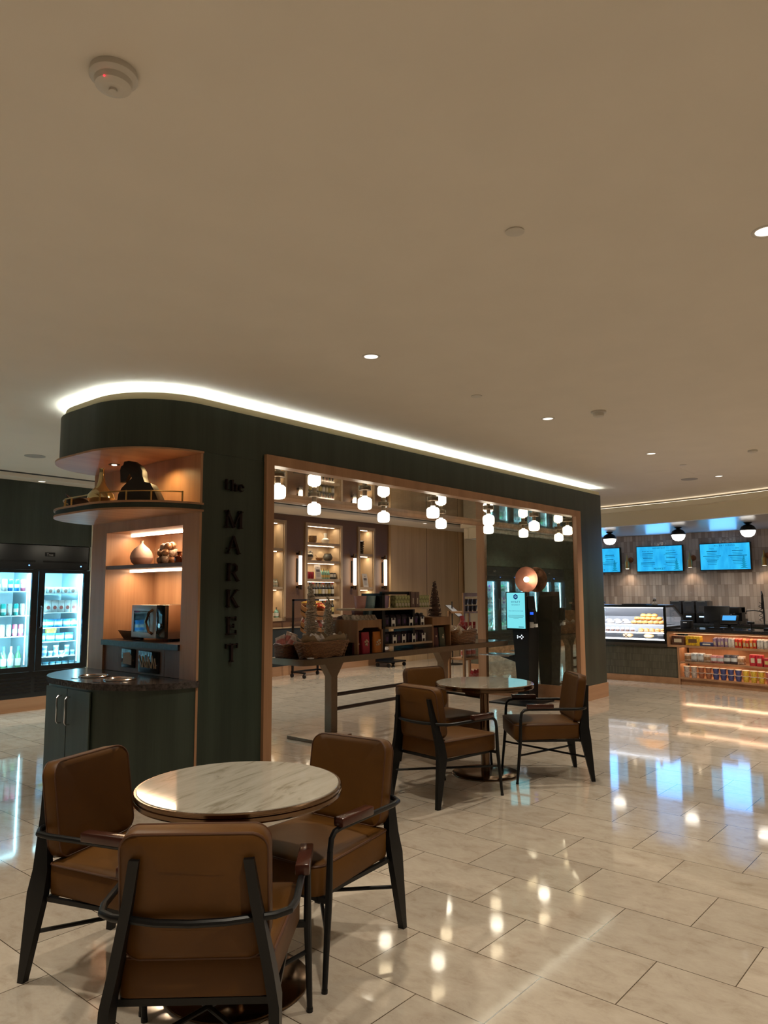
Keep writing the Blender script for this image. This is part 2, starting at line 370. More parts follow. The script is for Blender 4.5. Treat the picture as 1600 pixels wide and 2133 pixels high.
for (x0, x1, z0, z1, sh) in NICHES:
    t = thing('wall_niche', {8.73: 'lit niche shelf nearest the coolers with dark jug on top', 9.86: 'wide lit niche full of pottery and wine bottles', 11.37: 'narrow lit niche with a black carved vase and small sign'}[x0], 'niche')
    d = 0.34
    MB().box(x0, BY + d, z0, x1, BY + d + 0.02, z1).build('back_panel', PALE, t)
    MB().box(x0 + 0.0005, BY + 0.0, z0, x0 + .012, BY + d, z1).box(x1 - .012, BY, z0, x1 - .0005, BY + d, z1).each('side_panel', PALE, t)
    MB().box(x0 + .012, BY, z0 + .0005, x1 - .012, BY + d, z0 + .01).box(x0 + .012, BY, z1 - .01, x1 - .012, BY + d, z1 - .0005).each('end_panel', PALE, t)
    MB().box(x0 - 0.05, BY - 0.03, z0 - 0.05, x0, BY - 0.001, z1 + 0.05).box(x1, BY - 0.03, z0 - 0.05, x1 + 0.05, BY - 0.001, z1 + 0.05).box(x0, BY - 0.03, z0 - 0.05, x1, BY - 0.001, z0).box(x0, BY - 0.03, z1, x1, BY - 0.001, z1 + 0.05).build('frame', PALE, t)
    tops = [z1] + [z - 0.05 for z in sh]
    for z in sh: MB().box(x0 + .0121, BY - 0.01, z - 0.05, x1 - .0121, BY + d, z).build('shelf', PALE, t)
    for i, z in enumerate(tops):
        MB().box(x0 + 0.03, BY + 0.05, z - 0.017, x1 - 0.12, BY + 0.06, z - 0.0101).build('light_strip', LEDW, t)
        area(((x0 + x1) / 2, BY + 0.14, z - 0.014), x1 - x0 - .1, .03, (3.0 if x1 - x0 > .6 else 2.0) if i < 3 else 1.0, (1, .84, .58))
        if x1 - x0 > 0.6 and i > 2: continue
        spot((x0 + x1) / 2 if x1 - x0 < 0.6 else x1 - 0.22, BY + d - 0.06, z - 0.02, 1.6 if i < 3 else 1.0, 85, 0.25, (1, 0.86, 0.58), 0.005)
for x in (9.605, 11.13, 12.10):
    t = thing('wall_sconce', {9.605: 'vertical tube wall light left of the wide wine niche', 11.13: 'vertical tube wall light between the wine niche and the narrow niche', 12.10: 'vertical tube wall light beside the tan panelled wall'}[x], 'wall light', (x, BY - 0.10, 0), 0, 'tube lights on the back wall')
    MB().cyl((0, 0, 1.67), (0, 0, 2.22), 0.032).build('light_tube', emis('tube_glow', (1, 0.86, 0.66), 7.5), t)
    MB().cyl((0, 0, 2.221), (0, 0, 2.31), 0.036).cyl((0, 0, 1.58), (0, 0, 1.669), 0.036).each('end_cap', BRONZE, t)
    MB().box(-0.012, 0.07, 1.72, 0.012, 0.10, 2.17).box(-0.02, 0.03, 2.24, 0.02, 0.10, 2.28).box(-0.02, 0.03, 1.61, 0.02, 0.10, 1.65).build('backplate', BLACK, t)
    a = area((x, BY - 0.055, 1.945), 0.04, 0.5, 1.6, (1, 0.62, 0.36), (-PI / 2, 0, 0))
# right-hand tiled wall behind the service counter
TILE = brick_mat('zellige_tile', (0.30, 0.235, 0.20), (0.54, 0.455, 0.40), (0.27, 0.215, 0.18), 0.065, 0.235, 1, 0.12, 0.0, 0.6, 0.002)
struct('wall_right', MB().box(15.5, -2, 0, 15.65, BY + 0.1, 3.06), TILE, 'wall of glossy grey-brown vertical tiles')
SOFF = [(11.0, 0.0), (11.62, 1.3), (12.0, 2.1), (12.26, 2.9), (12.5, 3.7), (12.66, 4.4), (12.76, 5.1), (12.84, 5.8), (13.0, 6.9), (13.25, 8.0), (13.55, 9.2)]
struct('ceiling', MB().prism([(x + 0.14, y) for x, y in SOFF] + [(15.5, 9.2), (15.5, 0)], 2.70, 2.75), mat('gloss_ceiling', (0.50, 0.46, 0.44), 0.27, spec=0.7), 'glossy lowered ceiling behind the curved soffit')
struct('wall_soffit', MB().sweep(SOFF, [(0, 2.69), (-0.12, 2.69), (-0.12, 3.0), (0, 3.0)]).box(13.5, 9.1, 2.69, 15.5, 9.2, 3.05), CREAM, 'curved cream soffit above the service counter')
struct('trim_4', MB().sweep(SOFF, [(0.14, 2.925), (-0.10, 2.925), (-0.10, 3.01), (0.14, 3.01)]), CREAM, 'projecting cove ledge of the curved soffit')
o = MB().sweep(SOFF, [(0.09, 3.012), (0.05, 3.012), (0.05, 3.02), (0.09, 3.02)]).build('trim_5', emis('soffit_led', (1, 0.86, 0.68), 3.5)); o['kind'] = 'structure'; o['label'] = 'hidden light strip on the soffit ledge'
# dark end posts seen between the back wall and the tile wall
struct('wall_pilaster', MB().box(15.1, 9.6, 0, 15.49, 10.3, 3.0), CREAM, 'cream pilaster at the end of the tan wall')

# ================================================================== MARKET PARTITION
FY, RY, TOP, ZB = 4.63, 6.22, 2.945, 2.58
endL = arc(3.30, 5.25, 0.57, 0.62, 1.5 * PI, PI, 14)[0:] + arc(3.30, 5.62, 0.57, 0.60, PI, PI / 2, 14)
part_ = thing('display_partition', 'long dark green portal with market lettering, mirrored passage and lit cove', 'partition', (0, 0, 0))
P = part_
MB().prism(endL + [(3.9, RY), (3.9, FY)], ZB + 0.001, TOP).box(3.9, FY, 2.645, 9.599, RY, TOP).build('header', GREEN, P)
MB().prism([(x, y) for x, y in arc(3.30, 5.25, 0.605, 0.635, 1.5 * PI, PI, 14) + arc(3.30, 5.62, 0.605, 0.615, PI, PI / 2, 14)], ZB - 0.014, ZB).build('soffit_panel', OAKX, P)
MB().box(3.30, FY, 0, 3.904, FY + 0.05, 2.5799).box(3.30, RY - 0.05, 0, 3.904, RY, 2.5799).box(3.80, FY + 0.05, 0, 3.904, RY - 0.05, 2.5799).build('left_pier', GREEN, P)
pier = [(9.672, FY)] + arc(10.40, FY + 0.10, 0.10, 0.10, 1.5 * PI, 2 * PI, 6) + [(10.50, RY), (9.54, RY), (9.541, FY + 0.04), (9.672, FY + 0.04)]
MB().prism(pier, 0.0, 2.645).prism([(9.6, FY)] + arc(10.40, FY + 0.10, 0.10, 0.10, 1.5 * PI, 2 * PI, 6) + [(10.50, RY), (9.6, RY)], 2.645, TOP).build('right_pier', GREEN, P)
MB().prism([(9.675, FY - 0.018)] + arc(10.40, FY + 0.10, 0.118, 0.118, 1.5 * PI, 2 * PI, 6) + [(10.518, RY), (10.5001, RY), (10.5001, FY + 0.1), (10.40, FY - 0.0001), (9.675, FY - 0.0001)], 0, 0.2).build('baseboard', OAKX, P)
# frame trim of the opening
MB().box(3.905, FY - 0.03, 0, 3.99, RY + 0.02, 2.56).box(9.53, FY - 0.03, 0, 9.671, FY + 0.03, 2.56).box(3.905, FY - 0.03, 2.56, 9.671, FY + 0.09, 2.644).box(3.99, RY - 0.10, 2.53, 9.5, RY + 0.02, 2.644).build('opening_frame', OAK, P)
MB().box(9.485, RY - 0.12, 0, 9.54, RY + 0.02, 2.56).build('inner_jamb', OAK, P)
MB().box(9.50, FY + 0.031, 0, 9.54, RY - 0.12, 0.21).build('mirror_plinth', OAKX, P)
MB().box(9.52, FY + 0.031, 0.21, 9.54, RY - 0.12, 2.569).build('mirror', MIRROR, P)
MB().box(3.99, FY + 0.09, 2.57, 9.54, RY - 0.10, 2.60).build('ceiling_mirror', MIRROR2, P)
# cove
def capsule(i, x1): return [(x1, FY + i)] + arc(3.30, 5.25, 0.57 - i, 0.62 - i, 1.5 * PI, PI, 14) + arc(3.30, 5.62, 0.57 - i, 0.60 - i, PI, PI / 2, 14) + [(x1, RY - i)]
MB().sweep(capsule(0.035, 10.455), [(0, TOP), (-0.012, TOP), (-0.012, 3.004), (0, 3.004)]).build('cove_curb', mat('cove_bounce_cream', (0.85, 0.76, 0.52), 0.6), P)  # cream made brighter and yellower, bounce light from the ceiling put into the colour
MB().sweep(capsule(0.060, 10.43), [(0, 2.985), (-0.02, 2.985), (-0.02, 3.002), (0, 3.002)]).build('cove_light', LEDC, P)
# wooden end with niche
X0 = 3.28
MB().box(X0, FY - 0.004, 0, 3.30, FY + 0.05, 2.565).box(X0, FY + 0.05, 0, 3.30, 4.84, 2.565).box(X0, 5.975, 0, 3.30, RY, 2.565).box(X0, 4.84, 0, 3.30, 5.975, 0.80).box(X0, 4.84, 2.03, 3.30, 5.975, 2.565).build('end_panel', OAK, P)
MB().box(3.76, 4.84, 1.12, 3.78, 5.975, 2.03).box(3.30, 4.82, 1.12, 3.76, 4.84, 2.03).box(3.30, 5.975, 1.12, 3.76, 5.995, 2.03).box(3.30, 4.82, 2.03, 3.76, 5.995, 2.05).build('niche_lining', OAK, P)
MB().box(3.285, 4.8401, 1.715, 3.76, 5.9749, 1.745).build('niche_shelf', wood('dark_oak', (0.12, 0.07, 0.045), (0.16, 0.09, 0.06), 0.5, axis=1), P)
MB().box(3.262, 4.8401, 1.075, 3.76, 5.9749, 1.12).build('stone_ledge', mat('ledge_granite', (0.03, 0.026, 0.03), 0.35, var=.7, scale=45, spec=.35), P)
MB().box(3.30, 4.8401, 0.86, 3.32, 5.069, 1.074).box(3.30, 5.072, 0.86, 3.32, 5.7475, 1.074).box(3.30, 5.7505, 0.86, 3.32, 5.9749, 1.074).build('drawer_front', wood('mauve_oak', (0.15, 0.085, 0.06), (0.20, 0.12, 0.09), 0.5), P)
MB().box(3.50, 4.90, 2.008, 3.525, 5.955, 2.0299).box(3.50, 4.90, 1.693, 3.525, 5.955, 1.7149).build('niche_light', LEDW, P)
area((3.512, 5.42, 2.0), 0.03, 1.0, 7, (1, 0.66, 0.38)); area((3.512, 5.42, 1.685), 0.03, 1.0, 8, (1, 0.66, 0.38))
# dispensers in the drawer band: square napkin one, wide cutlery one
d = MB().box(3.285, 5.48, 0.905, 3.2999, 5.68, 1.056, 0.006).build('napkin_dispenser', mat('gloss_black', (0.01, 0.01, 0.01), 0.1), P)
MB().prismx([(5.52, 0.93), (5.52, 1.0), (5.56, 1.03), (5.64, 1.02), (5.65, 0.935)], 3.281, 3.286).build('napkin', mat('napkin_kraft', (0.36, 0.25, 0.17), 0.6), d)
d = MB().box(3.285, 5.13, 0.88, 3.2999, 5.42, 1.052, 0.006).build('cutlery_dispenser', MATS['gloss_black'], P)
mb = MB()
for k in range(9): mb.X = Matrix.Translation((3.283, 5.17 + k * 0.026, 0.95)) @ Matrix.Rotation(random.uniform(-.5, .3), 4, 'X'); mb.box(-.001, -.007, -.03, .002, .007, .05 + .01 * (k % 3))
mb.X = Matrix.Identity(4); mb.build('cutlery', mat('cutlery_wood', (0.35, 0.17, 0.04), 0.5), d)
# upper rounded shelf with brass rail
sh = capsule(-0.025, X0)
e = MB().prism(sh, 2.170, 2.185).prism(sh, 2.118, 2.133).build('display_shelf', OAKX, P)
MB().prism(capsule(-0.012, X0), 2.133, 2.170).build('shelf_band', GREEN, e)
rail = capsule(0.045, 3.18)[1:-1]; rail = [(3.16, FY + 0.05)] + [p for p in rail if p[0] < 3.10] + [(3.16, RY - 0.05)]
mb = MB().tube([(x, y, 2.262) for x, y in rail], 0.005, 6)
mb.build('gallery_rail', BRASS, e)
for (x, y) in [rail[0], rail[3], rail[6], rail[10], rail[len(rail) // 2], rail[-10], rail[-6], rail[-3], rail[-1]]:
    MB().cyl((x, y, 2.185), (x, y, 2.268), 0.007, seg=8).build('rail_post', BRASS, e)
s = MB().lathe([(0.045, 2.562), (0.045, 2.566)], (3.10, 5.57, 0)).build('recessed_spot', mat('spot_trim', (0.02, 0.015, 0.01), 0.4), P)
MB().lathe([(0.02, 2.559), (0.02, 2.562)], (3.10, 5.57, 0), 12).build('lens', emis('spot_lens', (1, .85, .6), 12), s)
spot(3.10, 5.57, 2.55, 9, 150, 0.7, (1, 0.66, 0.30), 0.01)
spot(3.14, 4.95, 2.50, 9, 165, 0.9, (1, 0.66, 0.28), 0.02)
# letters: cut from strokes, serif forms, standing off the green panel
LET = {
 'M': [((0, 0), (0, 1), .07), ((0, 1), (.5, 0.05), .17), ((.5, 0.05), (1, 1), .07), ((1, 0), (1, 1), .17)],
 'A': [((0, 0), (.5, 1), .06), ((.5, 1), (1, 0), .17), ((.2, .34), (.8, .34), .06)],
 'R': [((.12, 0), (.12, 1), .17), ((.12, .97), (.6, .97), .06), ((.6, .97), (.8, .86), .12), ((.8, .86), (.8, .62), .16), ((.8, .62), (.6, .5), .1), ((.6, .5), (.12, .5), .06), ((.5, .5), (.95, 0), .17)],
 'K': [((.12, 0), (.12, 1), .17), ((.9, 1), (.2, .42), .06), ((.4, .58), (.95, 0), .17)],
 'E': [((.14, 0), (.14, 1), .17), ((.14, .97), (.85, .97), .06), ((.14, .5), (.65, .5), .06), ((.14, .03), (.88, .03), .06), ((.85, 1), (.85, .8), .05), ((.88, 0), (.88, .22), .05), ((.65, .6), (.65, .4), .05)],
 'T': [((.5, 0), (.5, 1), .17), ((0, .97), (1, .97), .06), ((0, 1), (0, .78), .06), ((1, 1), (1, .78), .06)],
 't': [((.4, .1), (.4, 1), .2), ((.1, .68), (.8, .68), .07), ((.4, .08), (.8, .05), .1)],
 'h': [((.2, 0), (.2, 1), .2), ((.2, .55), (.55, .68), .08), ((.55, .68), (.8, .55), .14), ((.8, .55), (.8, 0), .2)],
 'e': [((.15, .15), (.15, .5), .2), ((.15, .5), (.5, .68), .12), ((.5, .68), (.85, .5), .12), ((.85, .5), (.85, .37), .14), ((.85, .36), (.15, .36), .06), ((.15, .15), (.5, .03), .12), ((.5, .03), (.85, .12), .08)]}
SERIF = {'M': [(0, 0), (1, 0), (0, 1), (1, 1)], 'A': [(0, 0), (1, 0)], 'R': [(.12, 0), (.95, 0), (.12, 1)], 'K': [(.12, 0), (.12, 1), (.9, 1), (.95, 0)], 'E': [(.1, 0), (.1, 1)], 'T': [(.5, 0)], 't': [], 'h': [(.2, 0), (.8, 0), (.15, 1)], 'e': []}
LM = mat('letter_bronze', (0.014, 0.006, 0.006), 0.6, 0.0, spec=.2)
def letter(ch, x, z, w, h):
    mb = MB()
    for (a, b, t) in LET[ch]:
        p0 = Vector((x + a[0] * w, z + a[1] * h)); p1 = Vector((x + b[0] * w, z + b[1] * h)); d_ = p1 - p0; d_.normalize(); n_ = Vector((-d_.y, d_.x)) * t * w / 2
        e_ = d_ * 0.03 * w
        mb.prismy([tuple(q) for q in (p0 - e_ + n_, p1 + e_ + n_, p1 + e_ - n_, p0 - e_ - n_)], FY - 0.028, FY - 0.006)
    for (a, b) in SERIF[ch]:
        zz = z + b * h; s_ = 0.05 * h
        mb.box(x + a * w - .17 * w, FY - 0.028, zz - (s_ if b else 0), x + a * w + .17 * w, FY - 0.006, zz + (0 if b else s_))
    # stand-off pins
    mb.box(x + LET[ch][0][0][0] * w - .004, FY - 0.006, z + .25 * h, x + LET[ch][0][0][0] * w + .004, FY + 0.001, z + .35 * h)
    mb.build('letter', LM, P)
for ch, zt, w in (('M', 2.146, .13), ('A', 1.945, .105), ('R', 1.735, .105), ('K', 1.532, .105), ('E', 1.324, .10), ('T', 1.118, .105)):
    letter(ch, 3.588 - w / 2, zt - 0.133, w, 0.133)
letter('t', 3.49, 2.305, .055, .085); letter('h', 3.555, 2.305, .06, .085); letter('e', 3.63, 2.305, .055, .085)

# ---- base counter at the rounded end
P = thing('service_counter', 'rounded dark green counter with stone top and waste openings', 'counter', (0, 0, 0))
MB().prism(capsule(0.0, X0 - 0.002), 0.13, 0.82).build('body', GREEN, P)
MB().prism(capsule(0.045, X0 - 0.002), 0.085, 0.13).build('toe_kick', BLACKP, P)
MB().prism(capsule(0.03, X0 - 0.002), 0, 0.085).build('plinth', OAKX, P)
MB().prism(capsule(-0.02, X0 - 0.002), 0.82, 0.865).build('countertop', GRANITE, P)
for yy, sgn in ((5.28, -1), (5.62, 1)):
    dd = MB().box(2.722, yy - 0.165, 0.15, 2.732, yy + 0.165, 0.80).build('door', GREEN, P)
    hy = 5.40 if yy < 5.45 else 5.53
    MB().tube([(2.725, hy, 0.745), (2.695, hy, 0.745), (2.685, hy, 0.73), (2.685, hy, 0.56), (2.695, hy, 0.545), (2.725, hy, 0.545)], 0.006, 8).build('handle', STEEL, dd)
for (x, y) in ((2.98, 5.16), (2.97, 5.52)):
    r_ = MB(); 
    r_.rings([[(x + rr * math.cos(a), y + rr * math.sin(a), z) for a in [2 * PI * i / 28 for i in range(28)]] for rr, z in ((.118, .8655), (.118, .872), (.11, .876), (.10, .874), (.095, .868), (.093, .8655))], False)
    g = r_.build('waste_ring', STEEL, P)
    MB().lathe([(0.094, .8655), (0.094, .867)], (x, y, 0), 28).build('opening', BLACKP, g)
for (x, y) in ((2.78, 5.13), (2.80, 5.50)): MB().cbox((x, y, .8665), (.02, .07, .002)).build('engraved_label', BLACKP, P)
ON = ['first', 'second', 'third', 'fourth', 'fifth', 'sixth', 'seventh', 'eighth', 'ninth', 'tenth', 'eleventh', 'twelfth', 'thirteenth', 'fourteenth', 'fifteenth', 'sixteenth', 'seventeenth', 'eighteenth', 'nineteenth', 'twentieth'] + ['%dth' % k for k in range(21, 40)]
# ================================================================== CAFE TABLES AND CHAIRS
def cafe_table(x, y, r, label):
    t = thing('cafe_table', label, 'table', (x, y, 0), 0.3)
    MB().lathe([(r - .022, .722), (r - .010, .7235), (r - .006, .75), (r - .008, .752), (r - .030, .752)][0:1] + [(r - .012, .722), (r - .012, .748), (r - .014, .7505)], seg=72).build('marble_top', MARBLE, t)
    MB().rings([[(rr * math.cos(2 * PI * i / 72), rr * math.sin(2 * PI * i / 72), z) for i in range(72)] for rr, z in ((r - .012, .748), (r - .004, .748), (r, .744), (r, .737), (r - .006, .734), (r - .006, .731), (r, .728), (r, .715), (r - .006, .708), (r - .03, .706), (r - .03, .721))], False).build('table_edge', BRONZE, t)
    MB().lathe([(r - .03, .7061), (r - .03, .7219)], seg=48).lathe([(.09, .69), (.13, .706)], seg=24).build('underside', BLACKP, t)
    MB().lathe([(.040, .018), (.038, .05), (.038, .69)], seg=32).build('column', BRONZE, t)
    MB().lathe([(.275, 0), (.28, .004), (.28, .010), (.272, .015), (.15, .020), (.05, .026)], seg=64).build('base', BRONZE, t)
    return t
cafe_table(1.925, 2.405, .405, 'round marble cafe table in the left foreground')
cafe_table(5.37, 3.48, .415, 'farther round marble cafe table in front of the portal')

def pad(mb, outline, layers, axis):
    "outline list of 2D points; layers (offset along axis, inset)"
    cx = sum(p[0] for p in outline) / len(outline); cy = sum(p[1] for p in outline) / len(outline); R = []
    n = len(outline); hx = max(abs(p[0] - cx) for p in outline); hy = max(abs(p[1] - cy) for p in outline)
    for off, ins in layers:
        ring = []
        for i, p in enumerate(outline):
            a, b = outline[i - 1], outline[(i + 1) % n]
            tx, ty = b[0] - a[0], b[1] - a[1]; l = math.hypot(tx, ty) or 1
            q = (p[0] - ty / l * ins, p[1] + tx / l * ins)
            if ins > .02: q = (cx + (p[0] - cx) * (1 - ins / hx), cy + (p[1] - cy) * (1 - ins / hy))
            ring.append(axis(q, off))
        R.append(ring)
    mb.rings(R); return mb
def outline_inset(outline, ins):
    n = len(outline); out = []
    for i, p in enumerate(outline):
        a, b = outline[i - 1], outline[(i + 1) % n]; tx, ty = b[0] - a[0], b[1] - a[1]; l = math.hypot(tx, ty) or 1
        out.append((p[0] - ty / l * ins, p[1] + tx / l * ins))
    return out
def make_chair():
    t = thing('cafe_armchair', '', 'chair')
    # seat: tapered cushion
    so = [(-.235, -.225)] + arc(.235, -.215, .055, .05, -PI / 2, 0, 5) + arc(.235, .215, .055, .05, 0, PI / 2, 5) + [(-.235, .225)] + arc(-.235, .19, .02, .035, PI / 2, PI, 3) + arc(-.235, -.19, .02, .035, PI, 1.5 * PI, 3)
    zt = lambda q: .452 + .012 * (1 - (q[0] / .3) ** 2) * (1 - (q[1] / .3) ** 2)
    s = pad(MB(), so, [(.325, .02), (.330, .004), (.34, 0), (.435, 0), (.447, .008), (.455, .035), (.460, .12)], lambda q, z: (q[0], q[1], z)).build('seat', LEATHER, t, 50)
    MB().tube([(x, y, .442) for x, y in outline_inset(so, .001)], .0045, 6, True).build('piping', PIPING, s)
    # backrest
    bo = rrect(-.218, -.188, .218, .188, .06, 6)
    lean = math.radians(9); bz, bx = .638, -.262
    def bax(q, o):
        xx = o - .035 * (1 - (q[0] / .218) ** 2)
        return (bx + xx * math.cos(lean) - q[1] * math.sin(lean), q[0], bz + q[1] * math.cos(lean) + xx * math.sin(lean))
    b = pad(MB(), bo, [(-.036, .10), (-.034, .03), (-.030, .006), (-.022, 0), (.026, 0), (.036, .006), (.042, .03), (.045, .10)], bax).build('backrest', LEATHER, t, 50)
    MB().tube([bax(q, .034) for q in outline_inset(bo, .003)], .004, 6, True).tube([bax(q, -.028) for q in outline_inset(bo, .003)], .004, 6, True).build('piping', PIPING, b)
    # arm rail: one bent tube round the back, over the arms
    h = .572
    pts = [(.245, -.292, .50), (.236, -.291, .545), (.215, -.29, .566), (.18, -.29, h), (-.20, -.288, h), (-.262, -.275, h), (-.295, -.235, h), (-.335, -.10, h), (-.345, 0, h)]
    pts = pts + [(x, -y, z) for x, y, z in pts[::-1][1:]]
    MB().tube(pts, .0115, 10).build('arm_rail', BLACK, t)
    for sg in (-1, 1):
        MB().box(-.02, sg * .292 - .024, h + .006, .195, sg * .292 + .024, h + .042, .006).build('armrest', WALNUT, t)
        # front leg: straight round tube from the arm down
        MB().tube([(.245, sg * .292, .50), (.252, sg * .292, .33), (.285, sg * .300, .012)], [.0120, .0145, .0105], 10).cyl((.286, sg * .300, 0), (.285, sg * .300, .014), .012, seg=10).build('leg', BLACK, t)
        # rear leg: flat blade, widest at seat height
        y0, y1, y2 = sg * .240, sg * .228, sg * .175
        prof = [(-.352, 0, -.325), (-.330, .335, -.245), (-.322, .42, -.248), (-.335, .62, -.300), (-.347, .745, -.325)]
        mb = MB(); R = []
        for (xa, z, xb) in prof:
            yy = sg * (.245 - .082 * max(0, min(1, (z - .30) / .42))); w = .015
            R.append([(xa, yy - w, z), (xb, yy - w, z), (xb, yy + w, z), (xa, yy + w, z)])
        mb.rings(R); mb.build('leg', BLACK, t)
    MB().box(-.25, -.236, .307, -.235, .236, .327).box(-.24, -.24, .309, .262, -.222, .325).box(-.24, .222, .309, .262, .24, .325).box(.24, -.285, .307, .26, .285, .327).build('seat_frame', BLACK, t)
    MB().tube([(-.305, -.235, .185), (.268, .292, .215)], .0085, 8).tube([(-.305, .235, .185), (.268, -.292, .215)], .0085, 8).build('stretcher', BLACK, t)
    return t
chair = make_chair()
FAC = [  # centre x, y, facing degrees, label
 (1.563, 2.080, 42.4, 'tan leather armchair nearest the camera, its back turned to us'),
 (1.742, 2.822, -70.3, 'tan leather armchair at the left end of the foreground marble table'),
 (2.350, 2.425, 186, 'tan leather armchair on the right side of the foreground marble table'),
 (4.644, 3.361, -8.5, 'tan leather armchair left of the farther table, back towards us'),
 (5.649, 3.093, 132.7, 'tan leather armchair right of the farther table, facing left in profile'),
 (5.41, 3.935, -104.5, 'tan leather armchair behind the farther marble table'),
]
for i, (x, y, a, l) in enumerate(FAC):
    if i == 0: chair.location = (x, y, 0); chair.rotation_euler = (0, 0, math.radians(a)); chair['label'] = l; chair['group'] = 'leather armchairs at the cafe tables'; c = chair
    else: c = dup(chair, (x, y, 0), math.radians(a), l, 'leather armchairs at the cafe tables')

# ================================================================== PASSAGE LAMPS
def globe_lamp():
    t = thing('ceiling_globe_lamp', '', 'ceiling light')
    MB().lathe([(.062, 2.545), (.066, 2.547), (.066, 2.5695)], seg=24).build('ceiling_plate', PEWTER, t)
    MB().lathe([(.024, 2.49), (.024, 2.545)], seg=16).build('stem', PEWTER, t)
    MB().lathe([(.024, 2.489), (.026, 2.478), (.055, 2.468), (.070, 2.452), (.072, 2.43), (.071, 2.375), (.062, 2.357), (.040, 2.350), (.005, 2.350)], seg=28).build('glass_globe', GLOW, t)
    return t
gl = globe_lamp(); k = 0
for row, y in (('front', 4.98), ('rear', 5.72)):
    for i, x in enumerate((4.36, 5.53, 6.69, 7.86, 9.02)):
        lab = '%s globe lamp from the left in the %s row of the passage ceiling' % (('first', 'second', 'third', 'fourth', 'fifth')[i], row)
        if k == 0: gl.location = (x, y, 0); gl['label'] = lab; gl['group'] = 'globe lamps on the passage ceiling'
        else: dup(gl, (x, y, 0), None, lab, 'globe lamps on the passage ceiling')
        k += 1

# ================================================================== ITEMS ON THE ROUNDED END
CER = mat('pink_clay', (0.50, 0.37, 0.32), 0.55, var=.05)
v = MB().lathe([(.050, 0), (.084, .030), (.096, .066), (.096, .069)], seg=40, cap=True).build('vase', mat('mauve_clay', (0.30, 0.19, 0.17), 0.6))
v.location = (3.48, 5.74, 1.745); tag(v, 'onion-shaped pale clay vase with darker base on the niche shelf', 'vase')
MB().lathe([(.096, .069), (.096, .085), (.086, .118), (.062, .150), (.032, .174), (.014, .192), (.011, .206), (.014, .218), (.010, .218), (.009, .20)], seg=40).build('upper_body', CER, v)
t = thing('glass_vase', 'clear glass vase heaped with twig balls on the niche shelf', 'vase', (3.45, 5.32, 1.745))
MB().rings([[(x, y, z) for x, y in rrect(-.07, -.07, .07, .07, .015)] for z in (.0, .135)], False).box(-.068, -.068, 0, .068, .068, .006).build('glass_body', CLEAR, t)
balls = [(a * .64, b * .64, c * .72) for a, b, c in [(-.05, -.05, .046), (.05, -.045, .046), (-.05, .05, .046), (.05, .05, .046), (0, 0, .105), (-.05, .048, .13), (.055, -.04, .13), (-.045, -.05, .13), (.04, .05, .14), (-.01, -.055, .20), (-.02, .03, .19), (.055, -.055, .21)]]
BM = [mat('shell_ball', (.62, .5, .42), .4, var=.3, scale=40, bump=.8), mat('bronze_ball', (.45, .26, .15), .3, .5, var=.3, scale=40, bump=.8)]
for i, (x, y, z) in enumerate(balls):
    b = MB().sphere((0, 0, 0), .032, 18, 10).build('decorative_ball', BM[i % 2]); b.location = (3.45 + x, 5.32 + y, 1.745 + z + .004)
    tag(b, ('pale' if i % 2 == 0 else 'coppery') + ' woven ball heaped in the clear glass vase', 'decorative ball', 'balls in the glass vase, ' + ('pale' if i % 2 == 0 else 'coppery'))
AMB = mat('amber_glass', (.10, .02, .005), .08, spec=.8)
b = MB().lathe([(.036, 0), (.038, .004), (.038, .058), (.020, .070), (.016, .085), (.022, .092), (.022, .098), (.012, .098)], seg=20).build('apothecary_bottle', AMB); b.location = (3.44, 5.115, 1.745); tag(b, 'small dark amber bottle right of the glass vase', 'bottle')
b = MB().lathe([(.03, 0), (.045, .02), (.045, .04), (.02, .06), (.018, .07)], seg=20).build('apothecary_bottle', AMB); b.location = (3.44, 5.00, 1.745); tag(b, 'round amber bottle half hidden at the right end of the niche shelf', 'bottle')
# microwave
t = thing('microwave_oven', 'stainless steel microwave oven on the stone ledge', 'microwave', (3.56, 5.42, 1.12), 0)
MB().box(-.17, -.25, .022, .19, .25, .295, .004).build('case', mat('brushed_steel', (.50, .42, .36), .22, 1.0), t)
d = MB().box(-.198, -.12, .024, -.171, .25, .293, .004).build('door', mat('door_steel', (.5, .5, .52), .38, .8), t)
MB().box(-.201, -.03, .07, -.198, .21, .245).build('window', mat('dark_glass', (.01, .012, .015), .03, spec=1.0), d)
MB().tube([(-.2, -.075, .255), (-.225, -.06, .235), (-.24, -.035, .16), (-.225, -.06, .08), (-.2, -.075, .06)], .011, 8).build('handle', BRONZE, d)
p = MB().box(-.198, -.245, .024, -.171, -.1201, .293, .003).build('control_panel', MATS['gloss_black'], t)
MB().cyl((-.198, -.185, .13), (-.212, -.185, .13), .018).build('knob', STEEL, p)
for yy in (-.21, .21): MB().cyl((-.12, yy, 0), (-.12, yy, .023), .015, seg=10).cyl((.14, yy, 0), (.14, yy, .023), .015, seg=10).each('foot', BLACKP, t)
# low tray beside it
mb = MB().rings([[(x * s_, y * s_, z) for x, y in rrect(-.09, -.11, .09, .11, .02)] for s_, z in ((.62, .004), (1, .075), (.95, .075), (.60, .010))], False).box(-.05, -.06, 0, .05, .06, .008)
o = mb.build('wooden_tray', wood('tray_wood', (.10, .045, .02), (.16, .075, .035), .4)); o.location = (3.46, 5.80, 1.12); tag(o, 'flared dark wooden tray left of the microwave', 'tray')
